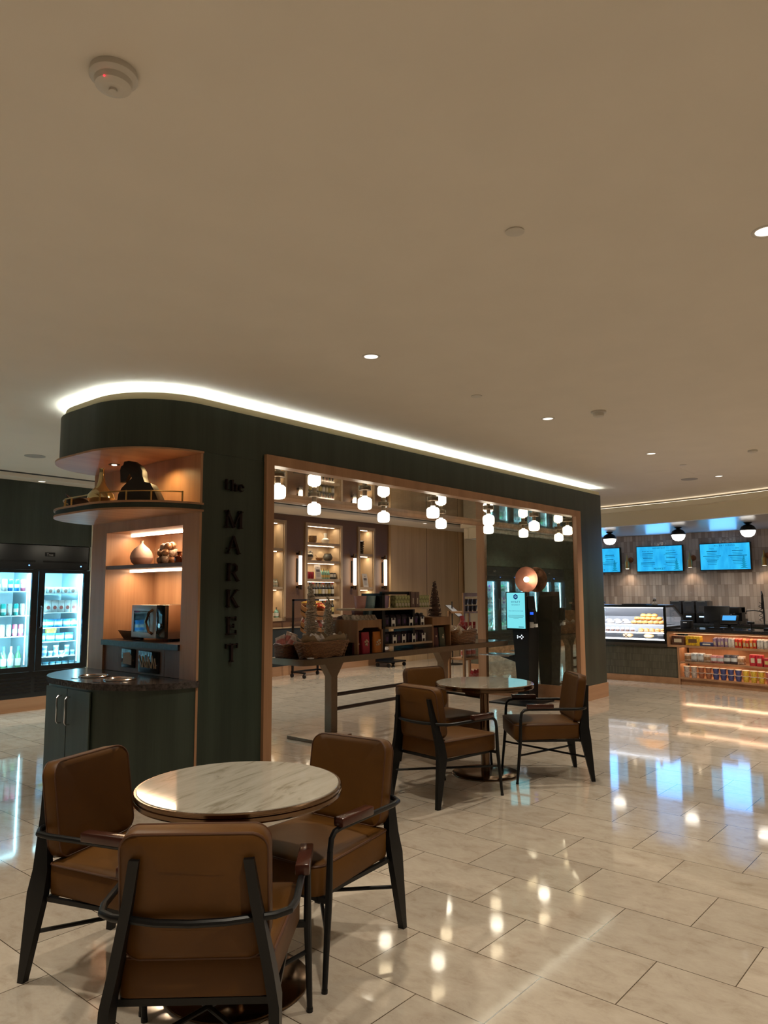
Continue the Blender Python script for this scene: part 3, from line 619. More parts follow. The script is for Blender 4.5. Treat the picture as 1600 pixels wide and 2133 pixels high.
# figures on the upper shelf
GOLD = mat('gold_glaze', (0.60, 0.50, 0.27), .12, .8)
o = MB().lathe([(r_ * .62, z_ * .82) for r_, z_ in [(.085, 0), (.135, .02), (.165, .06), (.150, .10), (.105, .14), (.062, .18), (.042, .22), (.032, .27), (.029, .335), (.034, .345), (.026, .345)]], seg=40).build('gold_vase', GOLD); o.location = (2.85, 5.30, 2.185); tag(o, 'gold bulbous vase with a slender neck on the railed shelf', 'vase')
# horse head bust in silhouette: profile with thickness, facing the coolers
def figure(name, prof, widths, m):
    "profile list of (a, z), given half-thickness per point; bulged on both sides"
    mb = MB(); n = len(prof); 
    L = [[(a, -w * .55, z) for (a, z), w in zip(prof, widths)], [(a, 0, z) for (a, z) in prof], [(a, w * .55, z) for (a, z), w in zip(prof, widths)]]
    cx = sum(p[0] for p in prof) / n; cz = sum(p[1] for p in prof) / n
    sh_ = lambda s_, yy: [(cx + (a - cx) * s_, yy(w), cz + (z - cz) * s_) for (a, z), w in zip(prof, widths)]
    mb.rings([sh_(.93, lambda w: -w), sh_(.98, lambda w: -w * .75), sh_(1.0, lambda w: -w * .3), sh_(1.0, lambda w: w * .3), sh_(.98, lambda w: w * .75), sh_(.93, lambda w: w)])
    return mb.build(name, m, smooth=60)
hp = [(-.17, 0), (-.165, .06), (-.14, .12), (-.10, .17), (-.060, .215), (-.085, .255), (-.105, .235), (-.125, .185), (-.170, .18), (-.170, .24), (-.172, .29), (-.165, .32), (-.145, .335), (-.14, .365), (-.10, .37), (-.04, .36), (.01, .325), (.035, .28), (.04, .23), (.06, .175), (.095, .168), (.12, .16), (.15, .11), (.18, .05), (.20, 0)]
hw = [.09, .085, .075, .065, .05, .045, .035, .03, .03, .04, .045, .045, .045, .04, .045, .05, .055, .06, .06, .06, .07, .075, .085, .09, .09]
o = figure('horse_figurine', hp, hw, mat('matte_black_ceramic', (.012, .010, .009), .6)); o.location = (3.00, 4.99, 2.185); o.scale = (.90, .90, .88); o.rotation_euler = (0, 0, math.radians(128 + 180)); tag(o, 'matte black horse head sculpture with bowed neck on the railed shelf', 'sculpture')
bp_ = [(-.13, .03), (-.09, .02), (-.05, 0), (.03, 0), (.08, .03), (.13, .10), (.145, .13), (.10, .10), (.05, .075), (0, .075), (-.05, .085), (-.09, .07)]
o = figure('bird_figurine', bp_, [.01, .03, .045, .045, .035, .012, .008, .02, .04, .045, .045, .025], mat('dark_bronze', (.04, .022, .014), .4, .5)); o.location = (2.86, 5.66, 2.185); o.rotation_euler = (0, 0, math.radians(110)); tag(o, 'small dark bird figurine at the far end of the railed shelf', 'sculpture')

# ================================================================== LONG DISPLAY TABLE IN THE PASSAGE
LT = thing('display_table', 'long metal-framed display table with dark glossy top in the passage', 'table', (0, 0, 0))
TY0, TY1, TX0, TX1, TZ = 5.38, 5.93, 4.70, 8.92, .85
TX0 = 5.08
MB().prism([(TX0 + .09, TY0), (TX1, TY0), (TX1, TY1), (TX0 + .09, TY1), (TX0 + .02, TY1 - .03), (TX0, TY1 - .10), (TX0, TY0 + .10), (TX0 + .02, TY0 + .03)], TZ - .065, TZ - .004).build('table_frame', PEWTER, LT)
MB().prism([(TX0 + .095, TY0 + .01), (TX1 - .01, TY0 + .01), (TX1 - .01, TY1 - .01), (TX0 + .095, TY1 - .01), (TX0 + .01, TY1 - .11), (TX0 + .01, TY0 + .11)], TZ - .004, TZ).build('table_top', STONE, LT)
for xx in (5.73, 7.76):
    MB().prismy([(xx - .045, .03), (xx + .045, .03), (xx + .045, .62), (xx + .16, .785), (xx - .16, .785), (xx - .045, .62)], 5.60, 5.70).build('leg', PEWTER, LT)
    MB().box(xx - .42, 5.43, 0, xx + .09, 5.88, .035, .004).build('foot_plate', PEWTER, LT)
MB().cyl((5.775, 5.65, .42), (7.715, 5.65, .42), .021).cyl((5.775, 5.65, .27), (7.715, 5.65, .27), .021).each('stretcher', mat('dark_bar', (.05, .03, .025), .35, .6), LT)
WK = [mat('wicker_dark', (.11, .042, .015), .6, var=.45, scale=60), mat('wicker_light', (.21, .095, .038), .6, var=.4, scale=60)]
def basket(x, y, z, w, d, h, label, m, flare=1.2, diag=False):
    t = thing('wicker_basket', label, 'basket', (x, y, z))
    def el(s_, zz, k=0): return [(w / 2 * s_ * math.copysign(abs(math.cos(a)) ** .6, math.cos(a)), d / 2 * s_ * math.copysign(abs(math.sin(a)) ** .6, math.sin(a)), zz) for a in [2 * PI * i / 44 for i in range(44)]]
    n = 9; R = []
    mb = MB()
    for i in range(n):
        f = (i + .5) / n; s_ = 1 / flare + (1 - 1 / flare) * f
        ring = el(s_, h * f); ring = [(p[0] * (1 + .014 * (-1) ** (j // 2 + i)), p[1] * (1 + .02 * (-1) ** (j // 2 + i)), p[2] + (.012 * math.sin(j * 1.7) if diag else 0)) for j, p in enumerate(ring)]
        mb.tube(ring, h / n * .62, 6, True)
    mb.build('woven_side', m, t)
    MB().rings([el(1 / flare * .97, .004), el(.97, h * .95)], False).rings([el(1 / flare * .97, .002), el(1 / flare * .97, .006)]).build('lining', WK[0], t)
    a = el(1.03, h); b = [(p[0] * .97, p[1] * .97, p[2] + .008) for p in a]
    MB().tube([(p[0], p[1], p[2] + .006 * math.sin(j * .9)) for j, p in enumerate(a)], .010, 6, True).tube([(p[0], p[1], p[2] + .006 * math.cos(j * .9)) for j, p in enumerate(b)], .009, 6, True).build('braided_rim', m, t)
    return t
def snack_bag(m1, m2, w=.11, h=.15, d=.045, band=True):
    t = thing('snack_bag', '', 'snack bag')
    R = []
    for f, dd, ww in ((0, .08, 1), (.08, .6, .97), (.3, 1, .93), (.7, 1, .93), (.92, .55, .97), (1, .06, 1.0)):
        R.append([(dd * d / 2 * math.cos(a), ww * w / 2 * math.copysign(abs(math.sin(a)) ** .7, math.sin(a)), h * f) for a in [2 * PI * i / 14 for i in range(14)]])
    MB().rings(R).build('pouch', m1, t, 60)
    if band: MB().rings([[(p[0] * 1.06, p[1] * 1.02, p[2]) for p in R[2]], [(p[0] * 1.06, p[1] * 1.02, p[2]) for p in R[3]]], False).build('label', m2, t, 60)
    return t
def place(o, x, y, z, rz=0, rx=0, ry=0, label=None, group=None, first=False):
    c = o if first else copy_tree(o)
    c.location = (x, y, z); c.rotation_euler = (rx, ry, rz)
    if label: c['label'] = label
    if group: c['group'] = group
    return c
PINK = mat('pink_foil', (.42, .12, .10), .3, var=.35, scale=25); CLR = mat('clear_film', (.45, .33, .28), .18, var=.4, scale=20); KRAFT = mat('kraft_paper', (.26, .185, .11), .7, var=.12, scale=8, bump=.4)
RED = mat('red_foil', (.33, .012, .015), .3, var=.2); NUT = mat('nuts', (.30, .17, .09), .5, var=.5, scale=50, bump=.5)
basket(5.235, 5.79, TZ, .25, .24, .12, 'dark wicker basket of pink snack bags at the left end of the display table', WK[0], 1.1)
bag1 = snack_bag(CLR, PINK, .13, .17, .06)
for i, (x, y, z, a, b) in enumerate([(5.19, 5.74, .91, .4, .5), (5.25, 5.81, .94, 1.2, .4), (5.17, 5.82, .91, .1, -.4), (5.28, 5.76, .90, 2.2, .6), (5.30, 5.84, .90, 2.9, .4)]):
    place(bag1, x, y, z, a, b, .3, 'clear bag of pink sweets in the left wicker basket', 'bags of pink sweets in the left basket', i == 0)
basket(5.47, 5.53, TZ, .66, .27, .15, 'wide wicker basket lined with brown paper on the display table', WK[1], 1.25, True)
mb = MB()
R = []
for s_, zz in ((.80, .10), (.96, .16), (1.0, .21)):
    R.append([(.32 * s_ * math.copysign(abs(math.cos(a)) ** .6, math.cos(a)) , .125 * s_ * math.copysign(abs(math.sin(a)) ** .6, math.sin(a)), zz + (.03 * math.sin(a * 5.3) + .02 * math.sin(a * 11) if zz > .15 else 0)) for a in [2 * PI * i / 48 for i in range(48)]])
mb.rings(R, False); o = mb.build('lining_paper', KRAFT); o.location = (5.47, 5.53, TZ); tag(o, 'crumpled brown kraft paper lining the wide wicker basket', 'paper')
bag2 = snack_bag(mat('white_film', (.55, .48, .45), .25, var=.2), PINK, .13, .16, .06)
for i, (x, y, z, a, b) in enumerate([(5.30, 5.55, .93, .7, .5), (5.42, 5.56, .92, 1.5, .4), (5.53, 5.56, .92, 2.5, -.4), (5.62, 5.55, .92, .2, .5), (5.37, 5.51, .90, 2.7, .5)]):
    place(bag2, x, y, z, a, b, .2, 'white snack bag nestled in the paper-lined basket', 'white bags in the paper-lined basket', i == 0)
# twig trees
TWIG = mat('twigs', (.42, .34, .26), .75, var=.5, scale=70); TWIG2 = mat('brown_twigs', (.07, .03, .018), .75, var=.5, scale=70)
def twig_tree(x, y, z, h, r, m, label):
    mb = MB(); n = int(h / .0125)
    for i in range(n):
        f = i / n; rr = r * (1 - f) ** .85 + .012; pts = []
        t1, t2 = random.uniform(-.02, .02), random.uniform(-.02, .02)
        for k_ in range(15):
            a = 2 * PI * k_ / 15; q = rr * random.uniform(.88, 1.10)
            pts.append((q * math.cos(a), q * math.sin(a), h * f * .97 + t1 * math.cos(a) + t2 * math.sin(a) + .01))
        mb.tube(pts, random.uniform(.003, .005), 5, True)
    for i in range(int(n * 1.6)):
        f = random.random() * .9; a = random.random() * 6.3; rr = r * (1 - f) ** .85 + .012; a2 = a + random.uniform(.2, .6)
        mb.tube([(rr * math.cos(a), rr * math.sin(a), h * f + .01), (rr * 1.04 * math.cos(a2), rr * 1.04 * math.sin(a2), h * f + random.uniform(.01, .05))], .003, 4)
    mb.lathe([(r * .85, 0), (.006, h * .97), (.003, h)], seg=14)
    o = mb.build('twig_tree', m); o.location = (x, y, z); return tag(o, label, 'decorative tree')
twig_tree(5.575, 5.80, TZ, .775, .095, TWIG, 'tall pale twig cone tree behind the paper-lined basket')
twig_tree(5.83, 5.80, TZ, .62, .080, TWIG, 'shorter pale twig cone tree left of the wooden crate')
# wooden crate with arched front holding popcorn pouches
CR = wood('crate_wood', (.20, .095, .035), (.30, .15, .06), .55)
t = thing('wooden_crate', 'wooden crate with notched front holding red and orange pouches', 'crate', (5.92, 5.44, TZ))
MB().prismx([(0, 0), (.05, 0), (.05, .12), (.42, .12), (.42, 0), (.47, 0), (.47, .36), (0, .36)], 0, .02).prismx([(0, 0), (.47, 0), (.47, .36), (0, .36)], .40, .42).each('side', CR, t)
MB().prismy([(0.02, .36), (.42, .36), (.42, .25), (.38, .25), (.35, .275), (.10, .275), (.07, .25), (.02, .25)], 0, .018).build('front_apron', CR, t)
MB().box(0.02, .44, 0, .40, .46, .36).box(.02, .02, .335, .40, .44, .35).build('shelf_board', CR, t)
def pouch(m, m2, w=.13, h=.22):
    t_ = thing('pouch', '', 'pouch'); R = []
    for f, dd in ((0, 1), (.05, 1), (.5, .75), (.85, .3), (1, .08)):
        R.append([(w / 2 * math.copysign(abs(math.cos(a)) ** .5, math.cos(a)), dd * .03 * math.copysign(abs(math.sin(a)) ** .5, math.sin(a)), h * f) for a in [2 * PI * i / 16 for i in range(16)]])
    MB().rings(R).build('pouch_body', m, t_, 60)
    MB().lathe([(.001, -.026), (.022, -.026), (.03, -.024)], (0, 0, 0), 16).build('picture', m2, t_)
    return t_
def pouch2(x, y, z, m, txt, lab, pic, w=.125):
    t_ = thing('popcorn_pouch', lab, 'pouch', (x, y, z)); R = []; h = .225
    for f, dd in ((0, 1), (.06, 1), (.5, .75), (.85, .3), (1, .08)):
        R.append([(w / 2 * math.copysign(abs(math.cos(a)) ** .5, math.cos(a)), dd * .03 * math.copysign(abs(math.sin(a)) ** .5, math.sin(a)), h * f) for a in [2 * PI * i / 16 for i in range(16)]])
    MB().rings(R).build('pouch_body', m, t_, 60)
    mb = MB()
    for k_, (px, pz, r_) in enumerate(pic): mb.sphere((px, -.028 + .012 * (pz / h), pz), r_, 10, 6)
    mb.build('printed_picture', mat('popcorn_print', (.62, .50, .36), .5), t_, 60)
    return t_
pouch2(6.00 + .0, 5.52, TZ, mat('dark_red_pouch', (.12, .004, .008), .35), '', 'dark red pouch at the left inside the wooden crate', [(0, .10, .01)])
pouch2(6.09, 5.485, TZ, mat('crimson_pouch', (.32, .012, .035), .35), '', 'crimson popcorn pouch at the centre front of the wooden crate', [(-.02, .12, .012), (0, .135, .014), (.02, .12, .012), (0, .10, .012), (.01, .085, .01), (-.015, .09, .01)])
pouch2(6.27, 5.47, TZ, mat('orange_pouch', (.42, .13, .012), .35), '', 'orange pouch with nuts printed on it right of the crimson one', [(-.02, .11, .013), (.012, .125, .013), (.03, .10, .012), (0, .085, .012), (-.03, .08, .010), (.03, .13, .01)], .14)
# flat packets on top of the crate
pk = MB().box(-.04, -.012, 0, .04, .012, .07, .004).build('chocolate_packet', mat('packet_pale', (.42, .36, .30), .4, var=.5, scale=40))
for i in range(12):
    c = pk if i == 0 else pk.copy()
    if i: COL.objects.link(c)
    c.location = (5.97 + (i % 6) * .062, 5.50 + (i // 6) * .14, 1.20); c.rotation_euler = (-.6, random.uniform(-.15, .15), .2)
    tag(c, ON[i % 6] + ' pale packet from left in the %s row on the wooden crate' % ('front', 'back')[i // 6], 'packet', 'pale packets on the wooden crate')
pk = MB().box(-.05, -.03, 0, .05, .03, .03, .01).build('chocolate_packet', mat('packet_dark', (.06, .03, .03), .3, var=.5, scale=40))
for i in range(6):
    c = pk if i == 0 else pk.copy()
    if i: COL.objects.link(c)
    c.location = (6.0 + i * .06, 5.78, 1.215 + .01 * (i % 2)); c.rotation_euler = (random.uniform(-.3, .3), .2, random.uniform(0, 3))
    tag(c, 'dark wrapped sweet heaped at the back of the wooden crate top', 'packet', 'dark sweets on the wooden crate')
# three tier rack
RK = thing('tiered_rack', 'three-tier wooden rack with black frame holding candles and dark coffee bags', 'rack', (0, 0, 0))
for z in (1.31, 1.095, .90): MB().box(6.46 if z < 1.2 else 6.02, 5.45, z, 7.28, 5.86, z + .022, .003).build('shelf', PALE, RK)
MB().box(6.40, 5.50, .851, 6.45, 5.82, 1.50).box(6.40, 5.50, 1.485, 6.95, 5.54, 1.52).box(6.96, 5.50, .851, 7.00, 5.80, 1.3099).build('black_frame', BLACK, RK)
MB().box(7.21, 5.80, .851, 7.25, 5.84, 1.3099).build('post', BLACK, RK)
MB().box(6.451, 5.82, 1.117, 7.2, 5.83, 1.3099).build('back_board', BLACK, RK)
cups = [((.50, .26, .24), 6.16, 'pink'), ((.22, .36, .42), 6.32, 'blue'), ((.42, .27, .45), 6.56, 'lilac')]
for c_, x, n_ in cups:
    o = MB().lathe([(.055, 0), (.063, .06), (.074, .135), (.078, .14), (.070, .14), (.060, .02)], seg=24).build('candle_cup', mat(n_ + '_candle_glass', c_, .25)); o.location = (x, 5.62, 1.332); tag(o, n_ + ' candle cup on the top tier of the rack', 'candle')
    if n_ != 'lilac':
        o = MB().lathe([(.055, 0), (.063, .06), (.070, .10), (.064, .10), (.060, .02)], seg=24).build('candle_cup', MATS[n_ + '_candle_glass']); o.location = (x + .02, 5.68, 1.215); tag(o, n_ + ' candle cup under the top tier, above the wooden crate', 'candle')
SN = mat('patterned_carton', (.24, .24, .10), .5, var=.8, scale=28); SNB = mat('brown_carton', (.11, .06, .05), .45, var=.15); FIG = mat('carton_figure', (.42, .36, .28), .5)
pk = thing('snack_carton', '', 'carton'); MB().box(-.026, -.04, 0, .026, .04, .145).build('box', SN, pk); MB().box(-.018, -.042, .02, .018, -.0401, .055).build('printed_patch', FIG, pk)
xs = [6.64, 6.695, 6.75, 6.805, 6.86]
for i, x in enumerate(xs): place(pk, x, 5.52, 1.332, 0, label=ON[i] + ' patterned carton left of the brown boxes on the rack', group='patterned cartons left on the rack', first=i == 0)
for i, x in enumerate([7.085, 7.135, 7.185, 7.235]): place(pk, x, 5.52, 1.332, 0, label=ON[i] + ' patterned carton right of the brown boxes on the rack', group='patterned cartons right on the rack')
pk = thing('chocolate_box', '', 'carton'); MB().box(-.038, -.03, 0, .038, .03, .185).build('box', SNB, pk); MB().box(-.008, -.032, .04, .012, -.0301, .11).build('printed_figure', FIG, pk)
place(pk, 6.93, 5.50, 1.332, label='left of two tall brown gift boxes on the top tier', first=True); place(pk, 7.015, 5.50, 1.332, label='right of two tall brown gift boxes on the top tier')
DK = mat('coffee_bag_dark', (.018, .012, .028), .4); PUR = mat('purple_label', (.08, .03, .14), .4)
cb = thing('coffee_bag', '', 'coffee bag'); MB().box(-.045, -.03, 0, .045, .03, .11, .006).prismx([(-.03, .1099), (.03, .1099), (.008, .135), (-.008, .135)], -.045, .045).build('bag', DK, cb); MB().box(-.014, -.0325, .03, .014, -.0301, .08).build('purple_mark', PUR, cb)
tg = thing('shelf_card', '', 'card')
MB().box(-.034, -.001, 0, -.022, .001, .10).box(.022, -.001, 0, .034, .001, .10).box(-.022, -.001, .035, .022, .001, .075).build('white_frame', WHITE, tg)
k = 0
for z, nm in ((1.117, 'middle'), (.922, 'bottom')):
    for i in range(7):
        x = 6.52 + i * .108
        place(cb, x, 5.56, z, label='%s coffee bag from left on the %s tier of the rack' % (ON[i], nm), group='coffee bags on the %s tier' % nm, first=k == 0); k += 1
k = 0
for z, nm, xx in ((1.117, 'middle', (6.60, 6.93, 7.15)), (.922, 'bottom', (6.62, 6.79, 6.98, 7.17))):
    for ii, x in enumerate(xx): place(tg, x, 5.50, z, label='%s H-shaped card from left before the coffee bags, %s tier' % (ON[ii], nm), group='white cards on the %s tier' % nm, first=k == 0); k += 1
dc = MB().sphere((0, 0, 0), .022, 8, 5, .6).build('wrapped_sweet', mat('sweet_wrap', (.14, .14, .10), .35, var=.7, scale=60))
for i in range(16):
    c = dc if i == 0 else dc.copy()
    if i: COL.objects.link(c)
    c.location = (6.98 + (i % 8) * .04, 5.60 + (i // 8) * .07, 1.238 + .012 * (i % 2)); tag(c, 'small wrapped sweet heaped on the upper ledge of the rack', 'sweet', 'wrapped sweets above the coffee bags')
MB().box(6.95, 5.56, 1.205, 7.27, 5.72, 1.225).build('sweet_ledge', BLACK, RK)
# right crate with pouches, brown tree, right basket
t = thing('wooden_crate', 'plain wooden crate right of the coffee rack holding dark pouches', 'crate', (7.30, 5.46, TZ))
MB().box(0, 0, 0, .018, .40, .355).box(.362, 0, 0, .38, .40, .355).each('side', CR, t); MB().box(.018, 0, .255, .362, .016, .355).build('front_apron', CR, t); MB().box(.018, .384, 0, .362, .40, .355).box(.018, .016, .335, .362, .384, .35).build('shelf_board', CR, t)
pouch2(7.42, 5.52, TZ, mat('maroon_pouch', (.07, .015, .015), .35), '', 'dark maroon pouch inside the right-hand crate', [(0, .12, .012)], .12)
pouch2(7.56, 5.52, TZ, mat('bronze_green_pouch', (.08, .09, .06), .3, .3), '', 'shiny grey-green pouch inside the right-hand crate', [(0, .10, .018), (.01, .13, .012)], .12)
twig_tree(7.535, 5.60, 1.206, .44, .07, TWIG2, 'slim brown twig cone tree standing on the right-hand crate')
basket(8.06, 5.62, TZ, .56, .34, .16, 'wicker basket of nuts and red snack packs at the right end of the display table', WK[1], 1.1)
nb = snack_bag(mat('nut_film', (.42, .30, .20), .25, var=.5, scale=30), NUT, .12, .14, .055, False)
for i in range(9):
    place(nb, 7.86 + (i % 5) * .085, 5.56 + (i // 5) * .11, .955 + .01 * (i % 2), i * 1.3, .9, .4, 'clear bag of nuts heaped in the right wicker basket', 'bags of nuts in the right basket', i == 0)
rb = snack_bag(RED, PINK, .06, .20, .03)
for i in range(4): place(rb, 8.05 + i * .075, 5.66, 1.0, 1.2, .9 - .35 * i, .1, 'red striped snack pack sticking out of the right wicker basket', 'red packs in the right basket', i == 0)
mb = MB().box(-.03, -.02, 0, .03, .02, .012, .003); o = mb.build('price_tag', WHITE); o.location = (5.20, 5.415, TZ); tag(o, 'small white tag at the front left corner of the display table', 'tag')
# ================================================================== BEHIND THE PASSAGE
t = thing('ladder_shelf', 'narrow brown wooden ladder shelf with dark mugs beyond the passage', 'shelf', (10.22, 7.0, 0))
for x in (0, .60): MB().box(x, 0, 0, x + .045, .03, 1.50).build('upright', CR, t)
MB().box(.0, .30, 0, .045, .33, 1.2).box(.60, .30, 0, .645, .33, 1.2).each('rear_leg', CR, t)
for z in (.39, .78, 1.16): MB().box(.045, 0, z, .60, .33, z + .03).build('shelf_board', CR, t)
MB().box(.045, 0, 1.44, .60, .03, 1.50).build('top_rail', CR, t)
mg = thing('mug', '', 'mug'); MB().lathe([(.030, 0), (.034, .03), (.050, .095), (.052, .10), (.046, .10), (.036, .02)], seg=20).build('cup', mat('navy_mug', (.02, .024, .045), .3), mg); MB().lathe([(.053, .094), (.054, .104), (.050, .104)], seg=20).build('pale_rim', PALE, mg)
k = 0
for r_ in range(2):
    for i in range(3): place(mg, 10.44 + i * .13, 7.10, 1.19 + r_ * .112, label=('left', 'middle', 'right')[i] + ' navy mug in the %s row on top of the ladder shelf' % ('upper', 'lower')[1 - r_], group='mugs in the %s row' % ('upper', 'lower')[1 - r_], first=k == 0); k += 1
for i in range(4): place(rb, 10.35 + i * .12, 7.12, .81, 0, 0, 0, 'red snack pack on the middle board of the ladder shelf', 'red packs on the ladder shelf')
for i in range(4): place(rb, 10.50 + i * .09, 7.1, .02, .3 * i, .35, 0, 'red snack pack piled under the ladder shelf', 'red packs under the ladder shelf')
for i in range(3): place(bag2, 10.38 + i * .14, 7.12, .422, 1.5, 0, 0, 'white snack bag on the lowest board of the ladder shelf', 'white bags on the ladder shelf')
t = thing('sign_stand', 'floor-standing sign holder with tilted black-framed sheet beyond the ladder shelf', 'sign', (13.0, 9.2, 0), .2)
MB().lathe([(.22, 0), (.22, .012), (.03, .02)], seg=32).build('base', BLACK, t); MB().cyl((0, 0, .02), (0, 0, 1.32), .012).build('pole', BLACK, t)
f = MB(); f.X = Matrix.Translation((0, -.05, 1.12)) @ Matrix.Rotation(-.9, 4, 'X'); f.box(-.15, -.008, -.20, .15, 0, .20); f = f.build('frame', BLACK, t)
f2 = MB(); f2.X = Matrix.Translation((0, -.05, 1.12)) @ Matrix.Rotation(-.9, 4, 'X'); f2.box(-.135, -.011, -.185, .135, -.0085, .185); f2.build('paper', WHITE, f)
# barrel rack
t = thing('barrel_rack', 'black wheeled rack with two tilted half-barrel bins of produce', 'rack', (9.50, 9.72, 0))
MB().box(-.33, -.02, .08, -.30, .34, .11).box(.30, -.02, .08, .33, .34, .11).box(-.33, .30, .08, -.30, .33, 1.40).box(.30, .30, .08, .33, .33, 1.40).box(-.33, .30, 1.37, .33, .33, 1.40).box(-.33, .30, .08, .33, .33, .11).build('frame', BLACK, t)
for x in (-.32, .32):
    for y in (0, .32): MB().cyl((x - .015, y, .035), (x + .015, y, .035), .035).box(x - .012, y - .012, .04, x + .012, y + .012, .085).build('castor', BLACKP, t)
for z, n_ in ((1.17, 'top'), (.87, 'low')):
    b = MB(); b.X = Matrix.Translation((0, .10, z)) @ Matrix.Rotation(.32, 4, 'X')
    b.lathe([(.235, -.08), (.255, .09), (.240, .09), (.22, -.06)], seg=28).build('barrel_bin', wood('barrel_wood', (.24, .10, .035), (.34, .16, .06), .5), t)
    b = MB(); b.X = Matrix.Translation((0, .10, z)) @ Matrix.Rotation(.32, 4, 'X')
    b.rings([[(r_ * math.cos(a), r_ * math.sin(a), zz) for a in [2 * PI * i / 28 for i in range(28)]] for r_, zz in ((.2475, -.01), (.2515, .012))], False).build('hoop', BLACK, t)
CHR = mat('chilli_red', (.45, .035, .01), .35); CHY = mat('yellow_pack', (.60, .36, .06), .4); GRN = mat('green_pack', (.20, .28, .16), .4, var=.4); 
ch = MB().tube([(-.09, 0, 0), (-.04, 0, .02), (.03, .008, .02), (.09, 0, 0)], [.004, .016, .018, .004], 8).build('snack_stick', CHR); cy = MB().tube([(-.09, 0, 0), (-.04, 0, .02), (.03, .008, .02), (.09, 0, 0)], [.004, .015, .016, .004], 8).build('snack_stick', CHY)
for i in range(26):
    src = ch if i % 2 else cy; c = src if i in (0, 1) else src.copy()
    if i > 1: COL.objects.link(c)
    a = i * 2.4; r_ = .045 * math.sqrt(i) * .85
    c.location = (9.50 + r_ * math.cos(a), 9.80 + r_ * math.sin(a) * .9, 1.275 + .05 * (1 - r_ / .25) + r_ * math.sin(a) * .3); c.rotation_euler = (random.uniform(-.4, .4), random.uniform(-.6, .3), random.uniform(0, 6))
    n_ = 'red' if src is ch else 'yellow'; tag(c, n_ + ' stick snack heaped in the upper barrel bin', 'snack', n_ + ' snacks in the upper barrel bin')
for i in range(6): place(bag2, 9.36 + (i % 3) * .13, 9.75 + (i // 3) * .12, .90 + .035 * (i // 3), i, .9, .2, 'white snack bag lying in the lower barrel bin', 'bags in the lower barrel bin')
t = thing('wheeled_cart', 'low black wheeled cart standing under the narrow niche', 'cart', (11.85, 9.95, 0))
MB().box(-.28, -.18, .09, .28, .18, .12).box(-.28, .15, .12, .28, .18, .70).build('frame', BLACK, t)
for x in (-.25, .25):
    for y in (-.15, .15): MB().cyl((x - .015, y, .04), (x + .015, y, .04), .04).build('castor', BLACKP, t)

# ---- things in the niches of the back wall
def lathe_obj(name, prof, m, loc, label, cat='vase', group=None, seg=24):
    o = MB().lathe(prof, seg=seg).build(name, m, smooth=50); o.location = loc; o.scale = (.7, .7, .72); return tag(o, label, cat, group)
NY = BY + .16
lathe_obj('clay_bowl', [(.07, 0), (.11, .04), (.125, .13), (.115, .19), (.12, .20), (.11, .20), (.10, .10)], mat('brown_pot', (.17, .10, .045), .5, var=.3), (10.17, NY, 2.50), 'brown earthenware pot at the left of the top niche shelf', 'pot')
lathe_obj('bottle_vase', [(.07, 0), (.11, .06), (.115, .12), (.08, .15), (.045, .165), (.042, .25), (.052, .30), (.044, .30)], mat('white_glaze', (.62, .60, .55), .4), (10.53, NY, 2.50), 'white vase with wide neck on the top niche shelf')
o = lathe_obj('painted_jug', [(.05, 0), (.10, .07), (.115, .13), (.09, .18), (.055, .20), (.06, .27), (.052, .27)], mat('grey_jug', (.30, .27, .23), .5), (10.08, NY, 2.15), 'grey jug with dark painted band and handle on the second niche shelf', 'jug')
MB().tube([(.055, 0, .25), (.12, 0, .25), (.14, 0, .20), (.105, 0, .14)], .010, 8).build('handle', MATS['grey_jug'], o); MB().lathe([(.116, .10), (.118, .13), (.10, .172)], seg=24, cap=False).build('dark_band', mat('dark_glaze', (.025, .02, .02), .35), o)
o = lathe_obj('small_bowl', [(.04, 0), (.09, .03), (.11, .09), (.10, .09), (.05, .02)], mat('amber_bowl', (.20, .08, .02), .4), (10.36, NY, 2.15), 'small brown bowl with a spoon on the second niche shelf', 'bowl')
MB().tube([(-.02, 0, .05), (-.16, 0, .17)], .006, 6).build('spoon', CR, o)
lathe_obj('round_pot', [(.07, 0), (.13, .06), (.14, .12), (.11, .18), (.10, .20), (.105, .215), (.09, .215)], mat('charcoal_pot', (.07, .065, .055), .45, var=.25), (10.60, NY, 2.15), 'charcoal round pot at the right of the second niche shelf', 'pot')
j = lathe_obj('handled_jug', [(.06, 0), (.12, .10), (.13, .20), (.09, .29), (.05, .33), (.05, .36), (.04, .36)], mat('dark_jug', (.05, .018, .012), .4), (9.04, NY, 2.35), 'dark brown jug with a looped handle in the niche nearest the coolers', 'jug')
MB().tube([(-.02, 0, .34), (-.02, 0, .46), (.06, 0, .48), (.10, 0, .42), (.08, 0, .30)], .012, 8).build('handle', MATS['dark_jug'], j)
mb = MB(); 
for i in range(6): mb.lathe([(.085, .06 * i), (.10 + .006 * i, .06 * i + .03), (.085, .06 * i + .055)], seg=12)
o = mb.build('carved_vase', mat('black_carved', (.018, .010, .008), .3, var=.5, scale=40, bump=1)); o.location = (11.60, BY + .16, 2.33); o.scale = (.6, .6, .82); tag(o, 'black carved ribbed vase in the narrow niche', 'vase')
